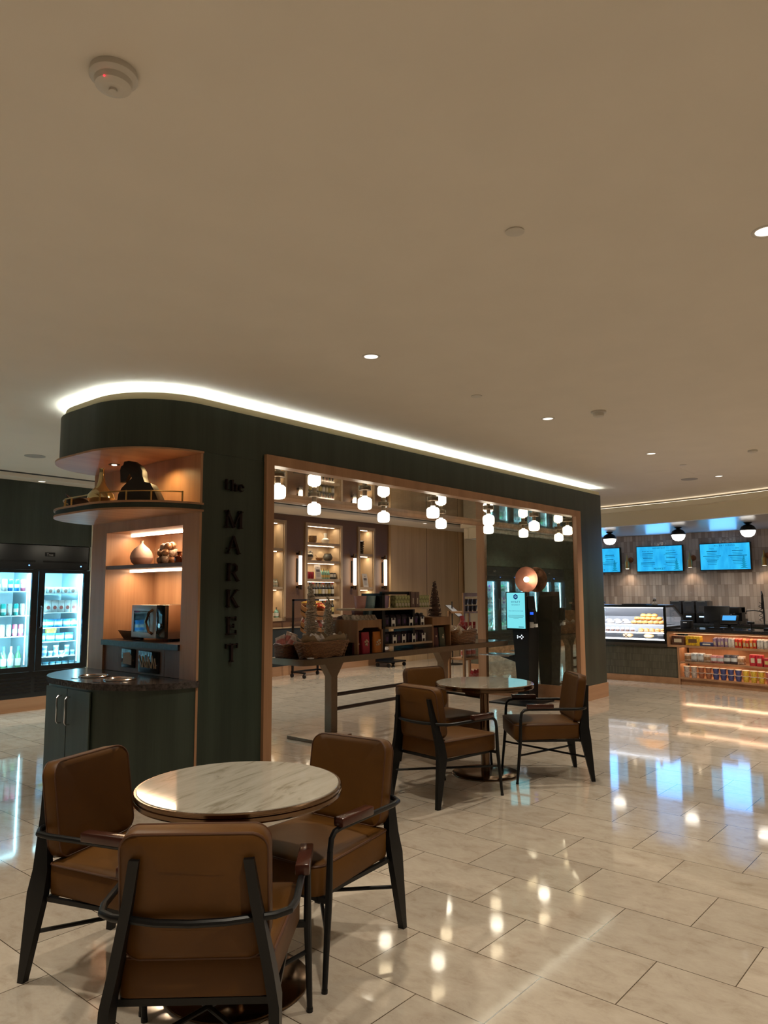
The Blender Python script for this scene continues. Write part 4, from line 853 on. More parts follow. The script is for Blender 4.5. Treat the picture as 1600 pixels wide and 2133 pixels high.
def paper_sign(x, z, h, w, label, pic=True):
    t = thing('display_card', label, 'sign', (x, BY + .05, z)); 
    s_ = MB(); s_.X = Matrix.Rotation(-.18, 4, 'X'); s_.box(-w / 2, -.004, 0, w / 2, 0, h); s_.build('card', mat('sign_paper', (.62, .56, .50), .5), t)
    s_ = MB(); s_.X = Matrix.Rotation(-.18, 4, 'X'); s_.box(-w * .3, -.006, h * .5, w * .3, -.0045, h * .68)
    for i in range(5): s_.box(-w * .3, -.006, h * (.40 - .06 * i), w * (.28 - .05 * (i % 2)), -.0045, h * (.415 - .06 * i))
    s_.box(-w * .15, -.006, h * .8, w * .15, -.0045, h * .83); s_.build('printing', mat('grey_print', (.12, .10, .10), .6), t)
paper_sign(11.64, 1.63, .29, .16, 'white card with small picture standing in the narrow niche')
paper_sign(10.24, 1.79, .28, .16, 'tilted white card standing among cans in the wide niche')
paper_sign(9.0, 1.06, .30, .14, 'white card behind the bottles in the niche nearest the coolers')
# bottles
def bottle(r, h, mb_, ml, neck=None, lab=(.2, .5), name='wine_bottle', mc=None):
    t = thing(name, '', 'bottle'); n_ = neck or r * .36
    MB().lathe([(r * .9, 0), (r, .006), (r, h * .58), (r * .75, h * .68), (n_, h * .76), (n_, h * .97), (n_ * 1.1, h), (n_ * .5, h)], seg=14).build('glass_body', mb_, t, 50)
    MB().rings([[(r * 1.02 * math.cos(a), r * 1.02 * math.sin(a), z) for a in [2 * PI * i / 14 for i in range(14)]] for z in (h * lab[0], h * lab[1])], False).build('paper_label', ml, t, 50)
    MB().lathe([(n_ * 1.12, h * .84), (n_ * 1.14, h * 1.003), (n_ * .2, h * 1.004)], seg=12).build('foil_cap', mc or mb_, t)
    return t
DG = mat('dark_bottle', (.008, .008, .008), .1, spec=.8); LBS = [mat('label_cream', (.55, .47, .34), .6), mat('label_white', (.60, .57, .52), .6), mat('label_yellow', (.50, .40, .15), .6)]
CAPR = mat('red_foil_cap', (.30, .01, .015), .3)
wines = [bottle(.033, .295, DG, LBS[i % 3], mc=(CAPR if i == 1 else DG)) for i in range(3)]
used = set(); NMS = ['cream', 'white', 'yellow']
def put(src, key, *a, **k):
    f_ = key not in used; used.add(key); return place(src, *a, first=f_, **k)
for row, z in (('upper', 1.44), ('lower', 1.08)):
    for i in range(9):
        kk = (i * 2 + (row == 'lower')) % 3
        put(wines[kk], 'w%d' % kk, 9.965 + i * .090, BY + .11, z, label='%s wine bottle from left on the %s wine shelf, %s label' % (ON[i], row, NMS[kk]), group='%s-label wine bottles on the %s shelf' % (NMS[kk], row))
can = thing('red_can', '', 'can'); MB().lathe([(.028, 0), (.033, .008), (.033, .125), (.028, .135)], seg=14).build('body', mat('red_can_paint', (.34, .01, .02), .3, var=.2), can); MB().lathe([(.028, .1351), (.029, .139), (.026, .139)], seg=14).build('lid', STEEL, can)
for i in range(3): put(can, 'rc', 9.98 + i * .07, NY - .05, 1.79, label=ON[i] + ' red can left of the tilted card in the wide niche', group='red cans in the wide niche')
gb = bottle(.030, .21, mat('pale_green_glass', (.22, .42, .34), .15), mat('label_amber', (.60, .40, .12), .5), lab=(.15, .4), name='soda_bottle', mc=mat('gold_cap', (.5, .35, .1), .3, 1))
for i in range(4): put(gb, 'gb', 10.38 + i * .065, NY - .04, 1.79, label=ON[i] + ' pale green soda bottle right of the tilted card in the wide niche', group='green soda bottles in the wide niche')
bc = thing('black_can', '', 'can'); MB().lathe([(.030, 0), (.036, .008), (.036, .12), (.030, .13)], seg=14).build('body', mat('black_can_paint', (.02, .02, .02), .3), bc); MB().rings([[(.0365 * math.cos(a), .0365 * math.sin(a), z) for a in [2 * PI * i / 14 for i in range(14)]] for z in (.04, .10)], False).build('label_band', LBS[1], bc)
for i in range(2): put(bc, 'bc', 10.66 + i * .075, NY - .05, 1.79, label=('left', 'right')[i] + ' one of two dark cans with white bands in the wide niche', group='dark cans in the wide niche')
db = bottle(.033, .20, DG, LBS[1], name='small_bottle')
for i in range(3): put(db, 'db', 8.90 + i * .085, NY - .05, 1.63, label=ON[i] + ' dark bottle with white label in the niche nearest the coolers', group='dark bottles in the niche nearest the coolers')
cb2 = bottle(.030, .15, mat('clear_bottle', (.35, .36, .30), .1), LBS[0], name='small_bottle')
for i in range(2): put(cb2, 'cb2', 9.15 + i * .06, NY - .03, 1.63, label=('left', 'right')[i] + ' clear bottle beside the dark ones in the niche nearest the coolers', group='clear bottles in the niche nearest the coolers')
sp = [bottle(.045, .20, mat('whisky', (.28, .08, .015), .1, spec=.8), LBS[0], name='spirit_bottle', mc=DG), bottle(.045, .20, mat('gin_glass', (.14, .30, .24), .1, spec=.8), LBS[1], name='spirit_bottle', mc=STEEL)]
for i in range(2): put(sp[0], 'sp0', 8.97 + i * .105, NY - .06, 1.05, label=('left', 'right')[i] + ' amber spirit bottle, bottom of the niche nearest the coolers', group='amber spirit bottles')
put(sp[1], 'sp1', 9.19, NY - .06, 1.05, label='green glass spirit bottle at the bottom of the niche nearest the coolers')

# ================================================================== KIOSK AND DISH LIGHT
K_ = thing('ordering_kiosk', 'black self-order kiosk with bright portrait touch screen', 'kiosk', (0, 0, 0))
MB().box(8.78, 4.98, 0, 9.46, 5.62, .022, .004).build('base_plate', BLACK, K_)
MB().rings([[(9.08, 5.16, .0221), (9.32, 5.16, .0221), (9.32, 5.325, .0221), (9.08, 5.325, .0221)], [(9.05, 5.13, .75), (9.33, 5.13, .75), (9.33, 5.36, .75), (9.05, 5.36, .75)], [(9.05, 5.12, 1.0), (9.33, 5.12, 1.0), (9.33, 5.38, 1.0), (9.05, 5.38, 1.0)], [(9.07, 5.14, 1.45), (9.25, 5.14, 1.45), (9.25, 5.36, 1.45), (9.07, 5.36, 1.45)]]).build('pedestal', BLACKP, K_)
d = MB().box(9.022, 5.14, .985, 9.05, 5.46, 1.515, .004).build('screen_housing', BLACKP, K_)
SCR = emis('kiosk_screen', (.20, .74, .82), 1.05); INK = mat('screen_ink', (.01, .03, .10), .5)
MB().box(9.019, 5.157, 1.01, 9.0219, 5.443, 1.50).build('screen', SCR, d)
# hexagon emblem: ring with a diamond inside
def polyx(c, r0_, r1_, n, x0, x1, m, parent, rot=0):
    mb = MB(); ra = [(c[0] + r0_ * math.cos(rot + 2 * PI * i / n), c[1] + r0_ * math.sin(rot + 2 * PI * i / n)) for i in range(n)]; rb_ = [(c[0] + r1_ * math.cos(rot + 2 * PI * i / n), c[1] + r1_ * math.sin(rot + 2 * PI * i / n)) for i in range(n)]
    mb.rings([[(x0, a, b) for a, b in ra], [(x0, a, b) for a, b in rb_], [(x1, a, b) for a, b in rb_], [(x1, a, b) for a, b in ra], [(x0, a, b) for a, b in ra]], False); return mb.build('emblem', m, parent, 0)
INKB = emis('screen_navy', (.02, .05, .30), .5)
polyx((5.30, 1.445), .038, .018, 6, 9.0165, 9.0188, INKB, d, PI / 2); polyx((5.30, 1.445), .010, .003, 4, 9.0165, 9.0188, INKB, d, 0)
FX = lambda y, z: facing((9.0185, y, z), (0, -1, 0))
text_mesh('lettering', 'HYATT', .040, INKB, d, FX(5.30, 1.36), .0005, space=1.2); text_mesh('lettering', 'REGENCY', .024, INKB, d, FX(5.30, 1.325), .0005, space=1.3)
text_mesh('lettering', 'Please touch the screen to begin', .017, INKB, d, FX(5.30, 1.245), .0005)
mb = MB()
for i, w in enumerate((.12, .125, .11, .04)): mb.box(9.0172, 5.30 - w, 1.185 - i * .014, 9.0187, 5.30 + w, 1.189 - i * .014)
mb.box(9.0172, 5.18, 1.025, 9.0187, 5.26, 1.035); mb.build('small_print', emis('screen_grey', (.08, .3, .4), .6), d)
g = MB(); 
for (a, b, s_) in ((5.30, .905, .008), (5.30, .88, .008), (5.275, .893, .007)): g.sphere((9.049, a, b), s_, 8, 6)
for q in ((5.255, .893), (5.235, .915), (5.215, .893), (5.235, .871)): g.cbox((9.0485, q[0], q[1]), (.004, .014, .014))
g.build('illuminated_mark', emis('white_mark', (.8, .9, 1), 2.0), K_)
MB().box(8.93, 5.37, .625, 9.28, 5.86, .640, .003).build('side_shelf', STEEL, K_); MB().prismy([(9.10, .624), (9.28, .624), (9.28, .50)], 5.38, 5.40).prismx([(5.38, .624), (5.75, .624), (5.38, .53)], 9.16, 9.2).build('bracket', BLACK, K_)
d = MB().box(9.06, 5.04, 1.10, 9.12, 5.12, 1.28, .006).build('card_terminal', BLACKP, K_); MB().box(9.057, 5.05, 1.20, 9.0599, 5.10, 1.235).build('display', emis('terminal_blue', (.02, .1, .9), 1.6), d)
MB().box(9.08, 5.03, 1.03, 9.14, 5.06, 1.075).box(9.08, 5.061, 1.02, 9.083, 5.12, 1.12).build('receipt', WHITE, K_)
MB().box(9.20, 5.38, 1.05, 9.34, 5.55, 1.22, .01).build('rear_box', BLACKP, K_)
t = thing('dish_wall_light', 'copper dish wall light mounted on the mirror above the kiosk', 'wall light', (9.50, 5.33, 1.69), 0)
prof = [(.012, -.055), (.08, -.062), (.14, -.085), (.180, -.120), (.184, -.122), (.178, -.114), (.14, -.078), (.08, -.053), (.012, -.046)]
mb = MB(); mb.X = Matrix.Rotation(PI / 2, 4, 'Y'); mb.lathe(prof, seg=40); o = mb.build('copper_dish', mat('copper', (.42, .20, .14), .42, .8, var=.12, scale=10), t)
mb = MB(); mb.X = Matrix.Rotation(PI / 2, 4, 'Y'); mb.lathe([(.03, 0), (.03, -.05)], seg=16); mb.build('mount', BRONZE, t)
mb = MB(); mb.sphere((-.115, 0, 0), .040, 16, 10); mb.build('bulb', emis('dish_bulb', (1, .72, .50), 13), t)

# ================================================================== COOLERS
WGT = mat('cooler_white', (.55, .62, .66), .35); BLK2 = mat('gloss_black_cooler', (.008, .010, .012), .15, spec=.7); SHM = mat('wire_shelf_white', (.6, .66, .68), .3)
CG = glass('cooler_glass', (.95, .99, 1), 0, .04)
COOLX = [5.19 - 1.43 * i for i in range(1, 5)]
WHICH = ['rightmost cooler', 'second cooler from right', 'third cooler from right', 'leftmost cooler']
def cooler(x0, label):
    t = thing('glass_door_cooler', label, 'cooler', (x0, 9.90, .17)); w = 1.425
    MB().box(0, .06, 0, w, .78, .04).box(0, .06, 1.95, w, .78, 1.99).box(0, .74, .04, w, .78, 1.95).box(0, .06, .04, .03, .74, 1.95).box(w - .03, .06, .04, w, .74, 1.95).box(0, 0, 0, w, .06, .33).box(0, 0, 1.665, w, .06, 1.99).build('cabinet', BLK2, t)
    mb = MB()
    for i in range(5): mb.box(.04, -.008, .06 + i * .045, w / 2 - .03, -.0001, .08 + i * .045); mb.box(w / 2 + .03, -.008, .06 + i * .045, w - .04, -.0001, .08 + i * .045)
    mb.build('grille', BLACKP, t)
    MB().box(.031, .70, .36, w - .031, .735, 1.66).box(.031, .08, .33, w - .031, .70, .35).box(.031, .08, 1.64, w - .031, .70, 1.66).box(.031, .08, .3501, .042, .70, 1.6399).box(w - .042, .08, .3501, w - .031, .70, 1.6399).box(w / 2 - .012, .101, .3501, w / 2 + .012, .70, 1.6399).build('liner', WGT, t)
    MB().box(w / 2 - .02, .06, .33, w / 2 + .02, .10, 1.665).build('mullion', BLK2, t)
    for s_ in (0, 1):
        a = .0 + s_ * w / 2; b = a + w / 2
        # door frame with opening
        d = MB().box(a + .005, -.035, .335, a + .085, -.002, 1.66).box(b - .085, -.035, .335, b - .005, -.002, 1.66).box(a + .085, -.035, .335, b - .085, -.002, .40).box(a + .085, -.035, 1.62, b - .085, -.002, 1.66).build('door', BLK2, t)
        MB().box(a + .085, -.022, .40, b - .085, -.016, 1.62).build('door_glass', CG, d)
        MB().tube([(a + .045, -.036, 1.18), (a + .045, -.065, 1.16), (a + .045, -.065, .92), (a + .045, -.036, .90)], .009, 8).build('handle', mat('grey_handle', (.12, .12, .13), .3, .8), d)
        MB().box(b - .098, .075, .42, b - .090, .085, 1.60).box(a + .088, .075, .42, a + .096, .085, 1.60).box(a + .10, .09, 1.630, b - .10, .11, 1.6399).each('light_strip', LEDCOOL, t)
        ln = MB().lathe([(.008, 0), (.008, .002)], seg=10); o_ = ln.build('indicator_light', emis('blue_led', (.1, .3, 1), 8), t); o_.rotation_euler = (PI / 2, 0, 0); o_.location = (b - .12, -.002, 1.72)
    text_mesh('lettering', 'True', .045, mat('badge_silver', (.5, .5, .5), .3, .8), t, facing((w / 2 + .15, -.006, 1.855), (1, 0, 0)), .001)
    MB().box(w / 2 + .085, -.004, 1.845, w / 2 + .22, -.0001, 1.90).build('badge', BLACKP, t)
    MB().box(.06, -.002, 1.765, w / 2 - .04, -.0001, 1.785).box(w / 2 + .06, -.002, 1.765, w - .04, -.0001, 1.785).build('slot', mat('dead_black', (.002, .002, .002), .8), t)
    return t
SHA = [1.38, 1.06, .79]      # drink side shelf heights above the cooler base
SHB = [1.35, 1.09, .89, .70, .50]
for i, x0 in enumerate(COOLX):
    c = cooler(x0, ['black two-door glass cooler right beside the cream wall end', 'second black two-door cooler from the cream wall end', 'third black two-door cooler, seen in the mirror', 'black two-door cooler farthest from the cream wall end, seen in the mirror'][i])
    hw_ = 1.425 / 2
    for z in SHA: MB().box(.09, .12, z - .012, hw_ - .03, .66, z).build('shelf', SHM, c)
    for z in (SHB if i == 0 else SHA): MB().box(hw_ + .03, .12, z - .012, 1.425 - .09, .66, z).build('shelf', SHM, c)
    area((x0 + hw_, 9.99, .17 + 1.62), 1.3, .06, 45, (.30, .80, 1.0), (math.radians(25), 0, 0))
    for s_ in (0, 1):
        for e_, sg in ((.105, 1), (hw_ - .105, -1)):
            area((x0 + s_ * hw_ + e_, 9.975, 1.17), .02, 1.15, 13, (.36, .84, 1.0), Vector((.45 * sg, .9, 0)).to_track_quat('-Z', 'Z').to_euler())
# goods
def can_(name, c, h=.155, r=.032):
    t = thing('drink_can', '', 'can'); MB().lathe([(r * .8, 0), (r, .01), (r, h - .012), (r * .8, h)], seg=12).build('body', mat('can_' + name, c, .3, var=.35, scale=35), t)
    MB().rings([[(r * 1.01 * math.cos(a), r * 1.01 * math.sin(a), z) for a in [2 * PI * i / 12 for i in range(12)]] for z in (h * .3, h * .6)], False).build('label_band', LBS[1], t); return t
CANS = {'black': can_('black', (.06, .07, .09)), 'teal': can_('teal', (.02, .30, .28)), 'blue': can_('blue', (.02, .20, .50)), 'pink': can_('pink', (.55, .10, .18)), 'white': can_('white', (.50, .52, .52)), 'green': can_('green', (.10, .38, .12)), 'purple': can_('purple', (.30, .08, .40))}
WB = bottle(.037, .31, mat('green_glass', (.08, .22, .10), .1, spec=.8), LBS[1], name='wine_bottle', mc=mat('teal_foil', (.05, .35, .40), .3))
WW = bottle(.037, .31, mat('clear_wine', (.30, .42, .32), .1, spec=.8), LBS[1], name='wine_bottle', mc=LBS[0])
ORD = ['top', 'second', 'third']
pal = [['black', 'white', 'black', 'white', 'blue', 'blue', 'pink'], ['white', 'teal', 'green', 'teal', 'white', 'teal', 'white'], ['white', 'purple', 'white', 'white', 'white', 'pink', 'pink']]
for ci, x0 in enumerate(COOLX):
    for side in ((0,) if ci == 0 else (0, 1)):
        sd = 'left' if side == 0 else 'right'
        xb = x0 + .115 + side * .67
        for si, z in enumerate(SHA):
            for i in range(7):
                n_ = pal[(si + ci + side) % 3][i]
                put(CANS[n_], 'can' + n_, xb + i * .08, 10.06 + random.uniform(-.006, .006), .17 + z, random.random(), label='%s can, %s from left, %s shelf, %s door of %s' % (n_, ON[i], ORD[si], sd, WHICH[ci]), group='%s cans, %s shelf, %s door, %s' % (n_, ORD[si], sd, WHICH[ci]))
        for i in range(6):
            b_ = WB if (i + ci) % 2 else WW; nn = 'green' if b_ is WB else 'clear'
            put(b_, 'wb' + nn, xb + i * .092, 10.06, .17 + .35, label='%s wine bottle, %s from left, bottom of %s door, %s' % (nn, ON[i], sd, WHICH[ci]), group='%s wine bottles, %s door, %s' % (nn, sd, WHICH[ci]))
def box_item(name, w, d_, h, m, m2, cat, round_=False):
    t = thing(name, '', cat)
    if round_: MB().lathe([(w * .42, 0), (w * .5, h * .85), (w * .53, h * .88), (w * .53, h), (w * .2, h)], seg=14).build('tub', m, t); MB().rings([[(w * .50 * math.cos(a), w * .50 * math.sin(a), z) for a in [2 * PI * i / 14 for i in range(14)]] for z in (h * .25, h * .7)], False).build('label_band', m2, t)
    else: MB().box(-w / 2, -d_ / 2, 0, w / 2, d_ / 2, h, .004).build('pack', m, t); MB().lathe([(w * .30, 0), (w * .30, .002)], seg=14).build('printed_spot', m2, t).rotation_euler = (PI / 2, 0, 0); t.children[-1].location = (0, -d_ / 2 - .0001, h * .42) if t.children else None
    return t
def flat_item(name, w, d_, h, m, m2, cat):
    t = thing(name, '', cat); MB().box(-w / 2, -d_ / 2, 0, w / 2, d_ / 2, h, .004).build('pack', m, t)
    mb = MB(); mb.cyl((0, -d_ / 2 - .002, h * .4), (0, -d_ / 2 - .0001, h * .4), min(w, h) * .3, seg=16); mb.build('printed_spot', m2, t); return t
PW = mat('pack_white', (.50, .54, .56), .4, var=.15, scale=30); SPT = mat('salami_red', (.30, .06, .05), .5); PB = mat('pack_blue', (.05, .25, .55), .35, var=.5, scale=25); PG = mat('pack_gold', (.45, .33, .06), .35, var=.3)
c1 = flat_item('carton', .085, .06, .085, PW, mat('print_brown', (.20, .10, .08), .5), 'carton')
c2 = flat_item('meat_pack', .085, .03, .165, PW, SPT, 'food pack'); 
c3 = snack_bag(PB, PW, .12, .11, .05)
tb_ = box_item('yogurt_tub', .065, .065, .07, mat('tub_white', (.52, .54, .55), .35), mat('tub_label', (.10, .25, .45), .4, var=.4, scale=40), 'tub', True)
tb2 = box_item('dip_tub', .075, .075, .075, mat('tub_clear', (.12, .28, .36), .2), mat('tub_label_white', (.5, .52, .52), .4), 'tub', True)
xr = COOLX[0] + 1.425 / 2 + .10; W0 = 'right door of rightmost cooler'
for i in range(5): put(c1, 'c1', xr + .04 + i * .105, 10.06, .17 + 1.35, label='white carton, %s from left, top shelf, ' % ON[i] + W0, group='white cartons on the top shelf')
for i in range(6): put(c2, 'c2', xr + .04 + i * .09, 10.06, .17 + 1.09, label='tall meat pack, %s from left, second shelf, ' % ON[i] + W0, group='meat packs on the second shelf')
for i in range(5): put(c3, 'c3', xr + .05 + i * .115, 10.06, .17 + .89, 1.57, label='blue bag, %s from left, third shelf, ' % ON[i] + W0, group='blue bags on the third shelf')
for i in range(4): put(c3, 'c3', xr + .05 + i * .13, 10.06, .17 + .70, 1.4, label='blue bag, %s from left, fourth shelf, ' % ON[i] + W0, group='blue bags on the fourth shelf')
gbg = snack_bag(PG, PW, .16, .12, .06, False); place(gbg, xr + .22, 10.13, .17 + .76, 1.5, label='gold snack bag lying on top of the blue ones on the fourth shelf', first=True)
for i in range(7): put(tb_, 'tb_', xr + .03 + i * .078, 10.06, .17 + .50, label='white yogurt tub, %s from left, bottom layer, ' % ON[i] + W0, group='yogurt tubs, bottom layer')
for i in (0, 1, 3, 5): put(tb_, 'tb_', xr + .03 + i * .078, 10.06, .17 + .5705, label='white yogurt tub stacked on the %s tub from left, ' % ON[i] + W0, group='yogurt tubs, stacked layer')
for i in range(6): put(tb2, 'tb2', xr + .04 + i * .09, 10.06, .17 + .35, label='dip tub, %s from left, bottom, ' % ON[i] + W0, group='dip tubs at the bottom')
# ================================================================== SERVICE COUNTER, RIGHT
FP = [(12.45, 4.46), (12.42, 3.9), (12.35, 3.4), (12.24, 2.93), (12.06, 2.35), (11.80, 1.75), (11.45, 1.15)][::-1]   # heading +y: left is towards the room
def seg_y(y):
    for a, b in zip(FP, FP[1:]):
        if a[1] <= y <= b[1]: f = (y - a[1]) / (b[1] - a[1]); return a[0] + (b[0] - a[0]) * f
    return FP[-1][0]
C_ = thing('snack_counter', 'curved wooden service counter with lit open snack shelves', 'counter', (0, 0, 0))
FP2 = FP[:-1] + [(12.44, 4.268)]
def bandc(o0, o1, z0, z1, P=None): return MB().sweep(P or (FP if z0 > .55 else FP2), [(-o0, z0), (-o1, z0), (-o1, z1), (-o0, z1)])
bandc(.0, .75, .855, .90).build('worktop', STONE, C_)
bandc(.01, .75, .825, .854).build('top_rail', OAKX, C_)
bandc(.0, .40, .60, .635).build('shelf', OAKX, C_); bandc(.0, .40, .345, .372).build('shelf', OAKX, C_); bandc(.0, .40, .088, .118).build('shelf', OAKX, C_)
bandc(.401, .75, .0, .825, FP2).build('back_board', OAK, C_); bandc(.03, .40, 0, .088).build('toe_kick', OAKX, C_)
MB().box(12.44, 4.27, 0, 12.85, 4.30, .60).box(12.44, 4.42, .635, 12.85, 4.46, .825).each('end_board', OAK, C_)
for z in (.820, .595, .340): bandc(.20, .21, z - .008, z).build('light_strip', emis('shelf_led', (1, .62, .34), 4), C_)
for y0, y1 in ((1.2, 2.4), (2.4, 3.4), (3.4, 4.4)):
    ym = (y0 + y1) / 2
    for z in (.81, .585, .33): area((seg_y(ym) + .18, ym, z), .26, y1 - y0, 1.9, (1, .64, .38))
# goods on the shelves
def col_(n_, c, **k): return mat('pk_' + n_, c, .4, var=.4, scale=35, **k)
def on_shelf(src, key, y, z, off, label, group): return put(src, key, seg_y(y) + off, y, z, label=label, group=group)
def turned(t):   # goods face the room (-x)
    return t
def xbox(name, w, d_, h, m, m2, cat):
    t = thing(name, '', cat); MB().box(-d_ / 2, -w / 2, 0, d_ / 2, w / 2, h, .004).build('pack', m, t); MB().box(-d_ / 2 - .002, -w * .3, h * .3, -d_ / 2 - .0001, w * .3, h * .7).build('printed_patch', m2, t); return t
SH = [.118, .372, .635]
tubs = {'white': (.50, .42, .38), 'brown': (.35, .13, .07), 'navy': (.06, .07, .22), 'yellow': (.60, .42, .05), 'pink': (.50, .13, .12)}
TB = {k_: None for k_ in tubs}
for k_, c in tubs.items():
    t = thing('noodle_tub', '', 'tub'); MB().lathe([(.036, 0), (.050, .078), (.053, .08), (.053, .088), (.02, .088)], seg=14).build('tub', col_('tub_' + k_, c), t)
    MB().lathe([(.0532, .081), (.0536, .089), (.03, .0892)], seg=14).build('lid', mat('lid_pale', (.5, .45, .4), .4), t); TB[k_] = t
seq = ['white', 'white', 'brown', 'brown', 'navy', 'navy', 'navy', 'navy', 'yellow', 'yellow', 'yellow', 'pink', 'pink', 'pink', 'pink', 'white', 'white', 'brown']
for i, k_ in enumerate(seq):
    y = 4.18 - i * .116
    for r_ in (0, 1): on_shelf(TB[k_], 'tb' + k_, y, SH[0] + r_ * .0895, .07, '%s tub, %s from left, %s layer of the bottom snack shelf' % (k_, ON[i], ('lower', 'upper')[r_]), '%s tubs, %s layer' % (k_, ('lower', 'upper')[r_]))
sb = {'cream': snack_bag(col_('cream', (.50, .42, .36)), NUT, .10, .13, .05), 'silver': snack_bag(col_('silver', (.42, .48, .54), metal=.5), PW, .10, .14, .05), 'rose': snack_bag(col_('rose', (.50, .22, .24)), PW, .10, .12, .05), 'black': snack_bag(col_('blk', (.06, .06, .08)), PW, .10, .14, .05)}
seq = ['cream', 'silver', 'silver', 'cream', 'rose', 'rose', 'black', 'black', 'cream']
for i, k_ in enumerate(seq):
    y = 4.16 - i * .105
    for r_ in (0, 1): on_shelf(sb[k_], 'sb' + k_, y, SH[1], .07 + .09 * r_, '%s bag, %s from left, %s row of the middle snack shelf' % (k_, ON[i], ('front', 'back')[r_]), '%s bags on the middle shelf, %s row' % (k_, ('front', 'back')[r_]))
bx = {'red': xbox('snack_box', .09, .12, .17, col_('redbox', (.42, .015, .03)), LBS[0], 'box'), 'crimson': xbox('snack_box', .075, .12, .13, col_('crim', (.35, .02, .03)), LBS[2], 'box'), 'green': xbox('snack_box', .075, .12, .12, col_('grn', (.08, .18, .05)), LBS[0], 'box')}
for i, k_ in enumerate(['red', 'red', 'crimson', 'crimson', 'crimson', 'crimson', 'green', 'green', 'green', 'crimson', 'crimson', 'red', 'red']):
    y = 3.13 - i * .10; on_shelf(bx[k_], 'bx' + k_, y, SH[1], .09, '%s box, %s of the boxes from left, on the middle snack shelf' % (k_, ON[i]), '%s boxes on the middle shelf' % k_)
cd = {'chocolate': xbox('display_box', .20, .16, .145, col_('choc', (.09, .035, .02)), LBS[0], 'box'), 'yellow': xbox('display_box', .22, .16, .15, col_('yel', (.62, .38, .02)), BROWN, 'box'), 'navy': xbox('display_box', .20, .16, .06, col_('nvy', (.04, .05, .14)), LBS[1], 'box')}
for y, k_ in ((4.29, 'chocolate'), (4.05, 'yellow'), (3.83, 'navy')): on_shelf(cd[k_], 'cd' + k_, y, SH[2], .10, '%s display box on the top snack shelf' % k_, None)
bars = {'mauve': (.30, .20, .32), 'white': (.55, .52, .50), 'red': (.50, .04, .02), 'orange': (.60, .18, .03), 'clear': (.45, .42, .40)}
BR = {k_: xbox('snack_bar', .048, .10, .14, col_('bar_' + k_, c), LBS[i % 3], 'snack bar') for i, (k_, c) in enumerate(bars.items())}
for i in range(30):
    k_ = ['mauve', 'mauve', 'mauve', 'mauve', 'white', 'white', 'red', 'red', 'orange', 'red', 'orange', 'red', 'clear', 'clear', 'clear', 'clear'][i % 16]
    y = 3.69 - i * .055; c = on_shelf(BR[k_], 'br' + k_, y, SH[2], .09, '%s snack bar, %s from left, on the top snack shelf' % (k_, ON[i]), '%s bars on the top snack shelf' % k_)
    c.rotation_euler = (0, -.25 + random.uniform(-.1, .1), random.uniform(-.15, .15))
# tiled base under the pastry case
GT = brick_mat('green_finger_tile', (.075, .070, .048), (.115, .105, .075), (.03, .028, .02), .026, .115, 1, .3, 0, .4, .002)
B_ = thing('case_base', 'base of small olive green finger tiles under the pastry case', 'counter', (0, 0, 0))
MB().box(12.47, 4.301, .10, 13.3, 8.4, .597).build('tiled_body', GT, B_); MB().box(12.455, 4.3011, 0, 13.3, 8.4, .0999).build('plinth', OAKX, B_); MB().box(12.44, 4.462, .5971, 13.35, 8.4, .645).build('top_ledge', mat('dark_ledge', (.06, .05, .04), .3), B_)
# pastry case
PC = thing('pastry_case', 'black-framed glass pastry display case glowing white inside', 'display case', (12.45, 4.47, .645))
BKF = mat('case_black', (.010, .010, .010), .3)
L_ = 2.6
MB().box(0, 0, .0, .035, .035, .64).box(0, .035, 0, .035, L_, .05).box(0, .035, .60, .035, L_, .64).box(.035, 0, .60, .42, .03, .64).box(.035, 0, 0, .88, .03, .05).box(.035, .03, .615, .42, L_, .64).prismy([(.42, .60), (.42, .64), (.86, .44), (.88, .40), (.83, .42)], 0, .03).box(.84, 0, .0, .88, .03, .43).box(.035, 0.03, 0, .88, L_, .02).build('frame', BKF, PC)
MB().prismy([(.04, .05), (.84, .05), (.84, .28), (.04, .28)], .005, .025).build('side_panel', BKF, PC); MB().box(.08, .036, .021, .83, L_, .070).build('deck', mat('case_deck', (.42, .43, .45), .3), PC)
MB().box(.008, .036, .05, .014, L_, .60).prismy([(.036, .281), (.84, .281), (.84, .42), (.42, .60), (.036, .60)], .012, .018).build('glass', glass('case_glass', (.97, .98, 1), 0, .05), PC)
MB().box(.84, .03, .02, .86, L_, .44).rings([[(.42, .03, .60), (.84, .03, .42), (.85, .03, .44), (.43, .03, .614)], [(.42, L_, .60), (.84, L_, .42), (.85, L_, .44), (.43, L_, .614)]]).build('rear_panel', mat('case_inside', (.42, .44, .48), .3), PC)
for z, dp in ((.30, .45), (.155, .62)): MB().box(.10, .035, z, .10 + dp, L_, z + .010).build('shelf', mat('case_shelf', (.5, .5, .52), .2, .5), PC)
MB().box(.04, .04, .588, .06, L_, .5999).box(.05, .035, .052, .07, L_, .062).build('light_strip', emis('case_led', (.88, .94, 1), 8), PC)
for z_, p_, dx_ in ((1.225, 26, .45), (.935, 10, .7), (.795, 6, 1.0)):
    l_ = area((12.495, 5.5, z_), 1.9, .04, p_, (.97, .98, 1)); l_.rotation_euler = (Matrix.Rotation(-math.atan(dx_), 4, 'Y') @ Matrix.Rotation(PI / 2, 4, 'Z')).to_euler()
BUN = mat('bun_crust', (.55, .24, .055), .45, var=.35, scale=20); MUF = mat('muffin_choc', (.06, .025, .015), .6); SUG = mat('sugar_white', (.62, .58, .54), .6, var=.1)
bun = MB().sphere((0, 0, .028), .055, 16, 9, .62).build('bun', BUN)
k = 0
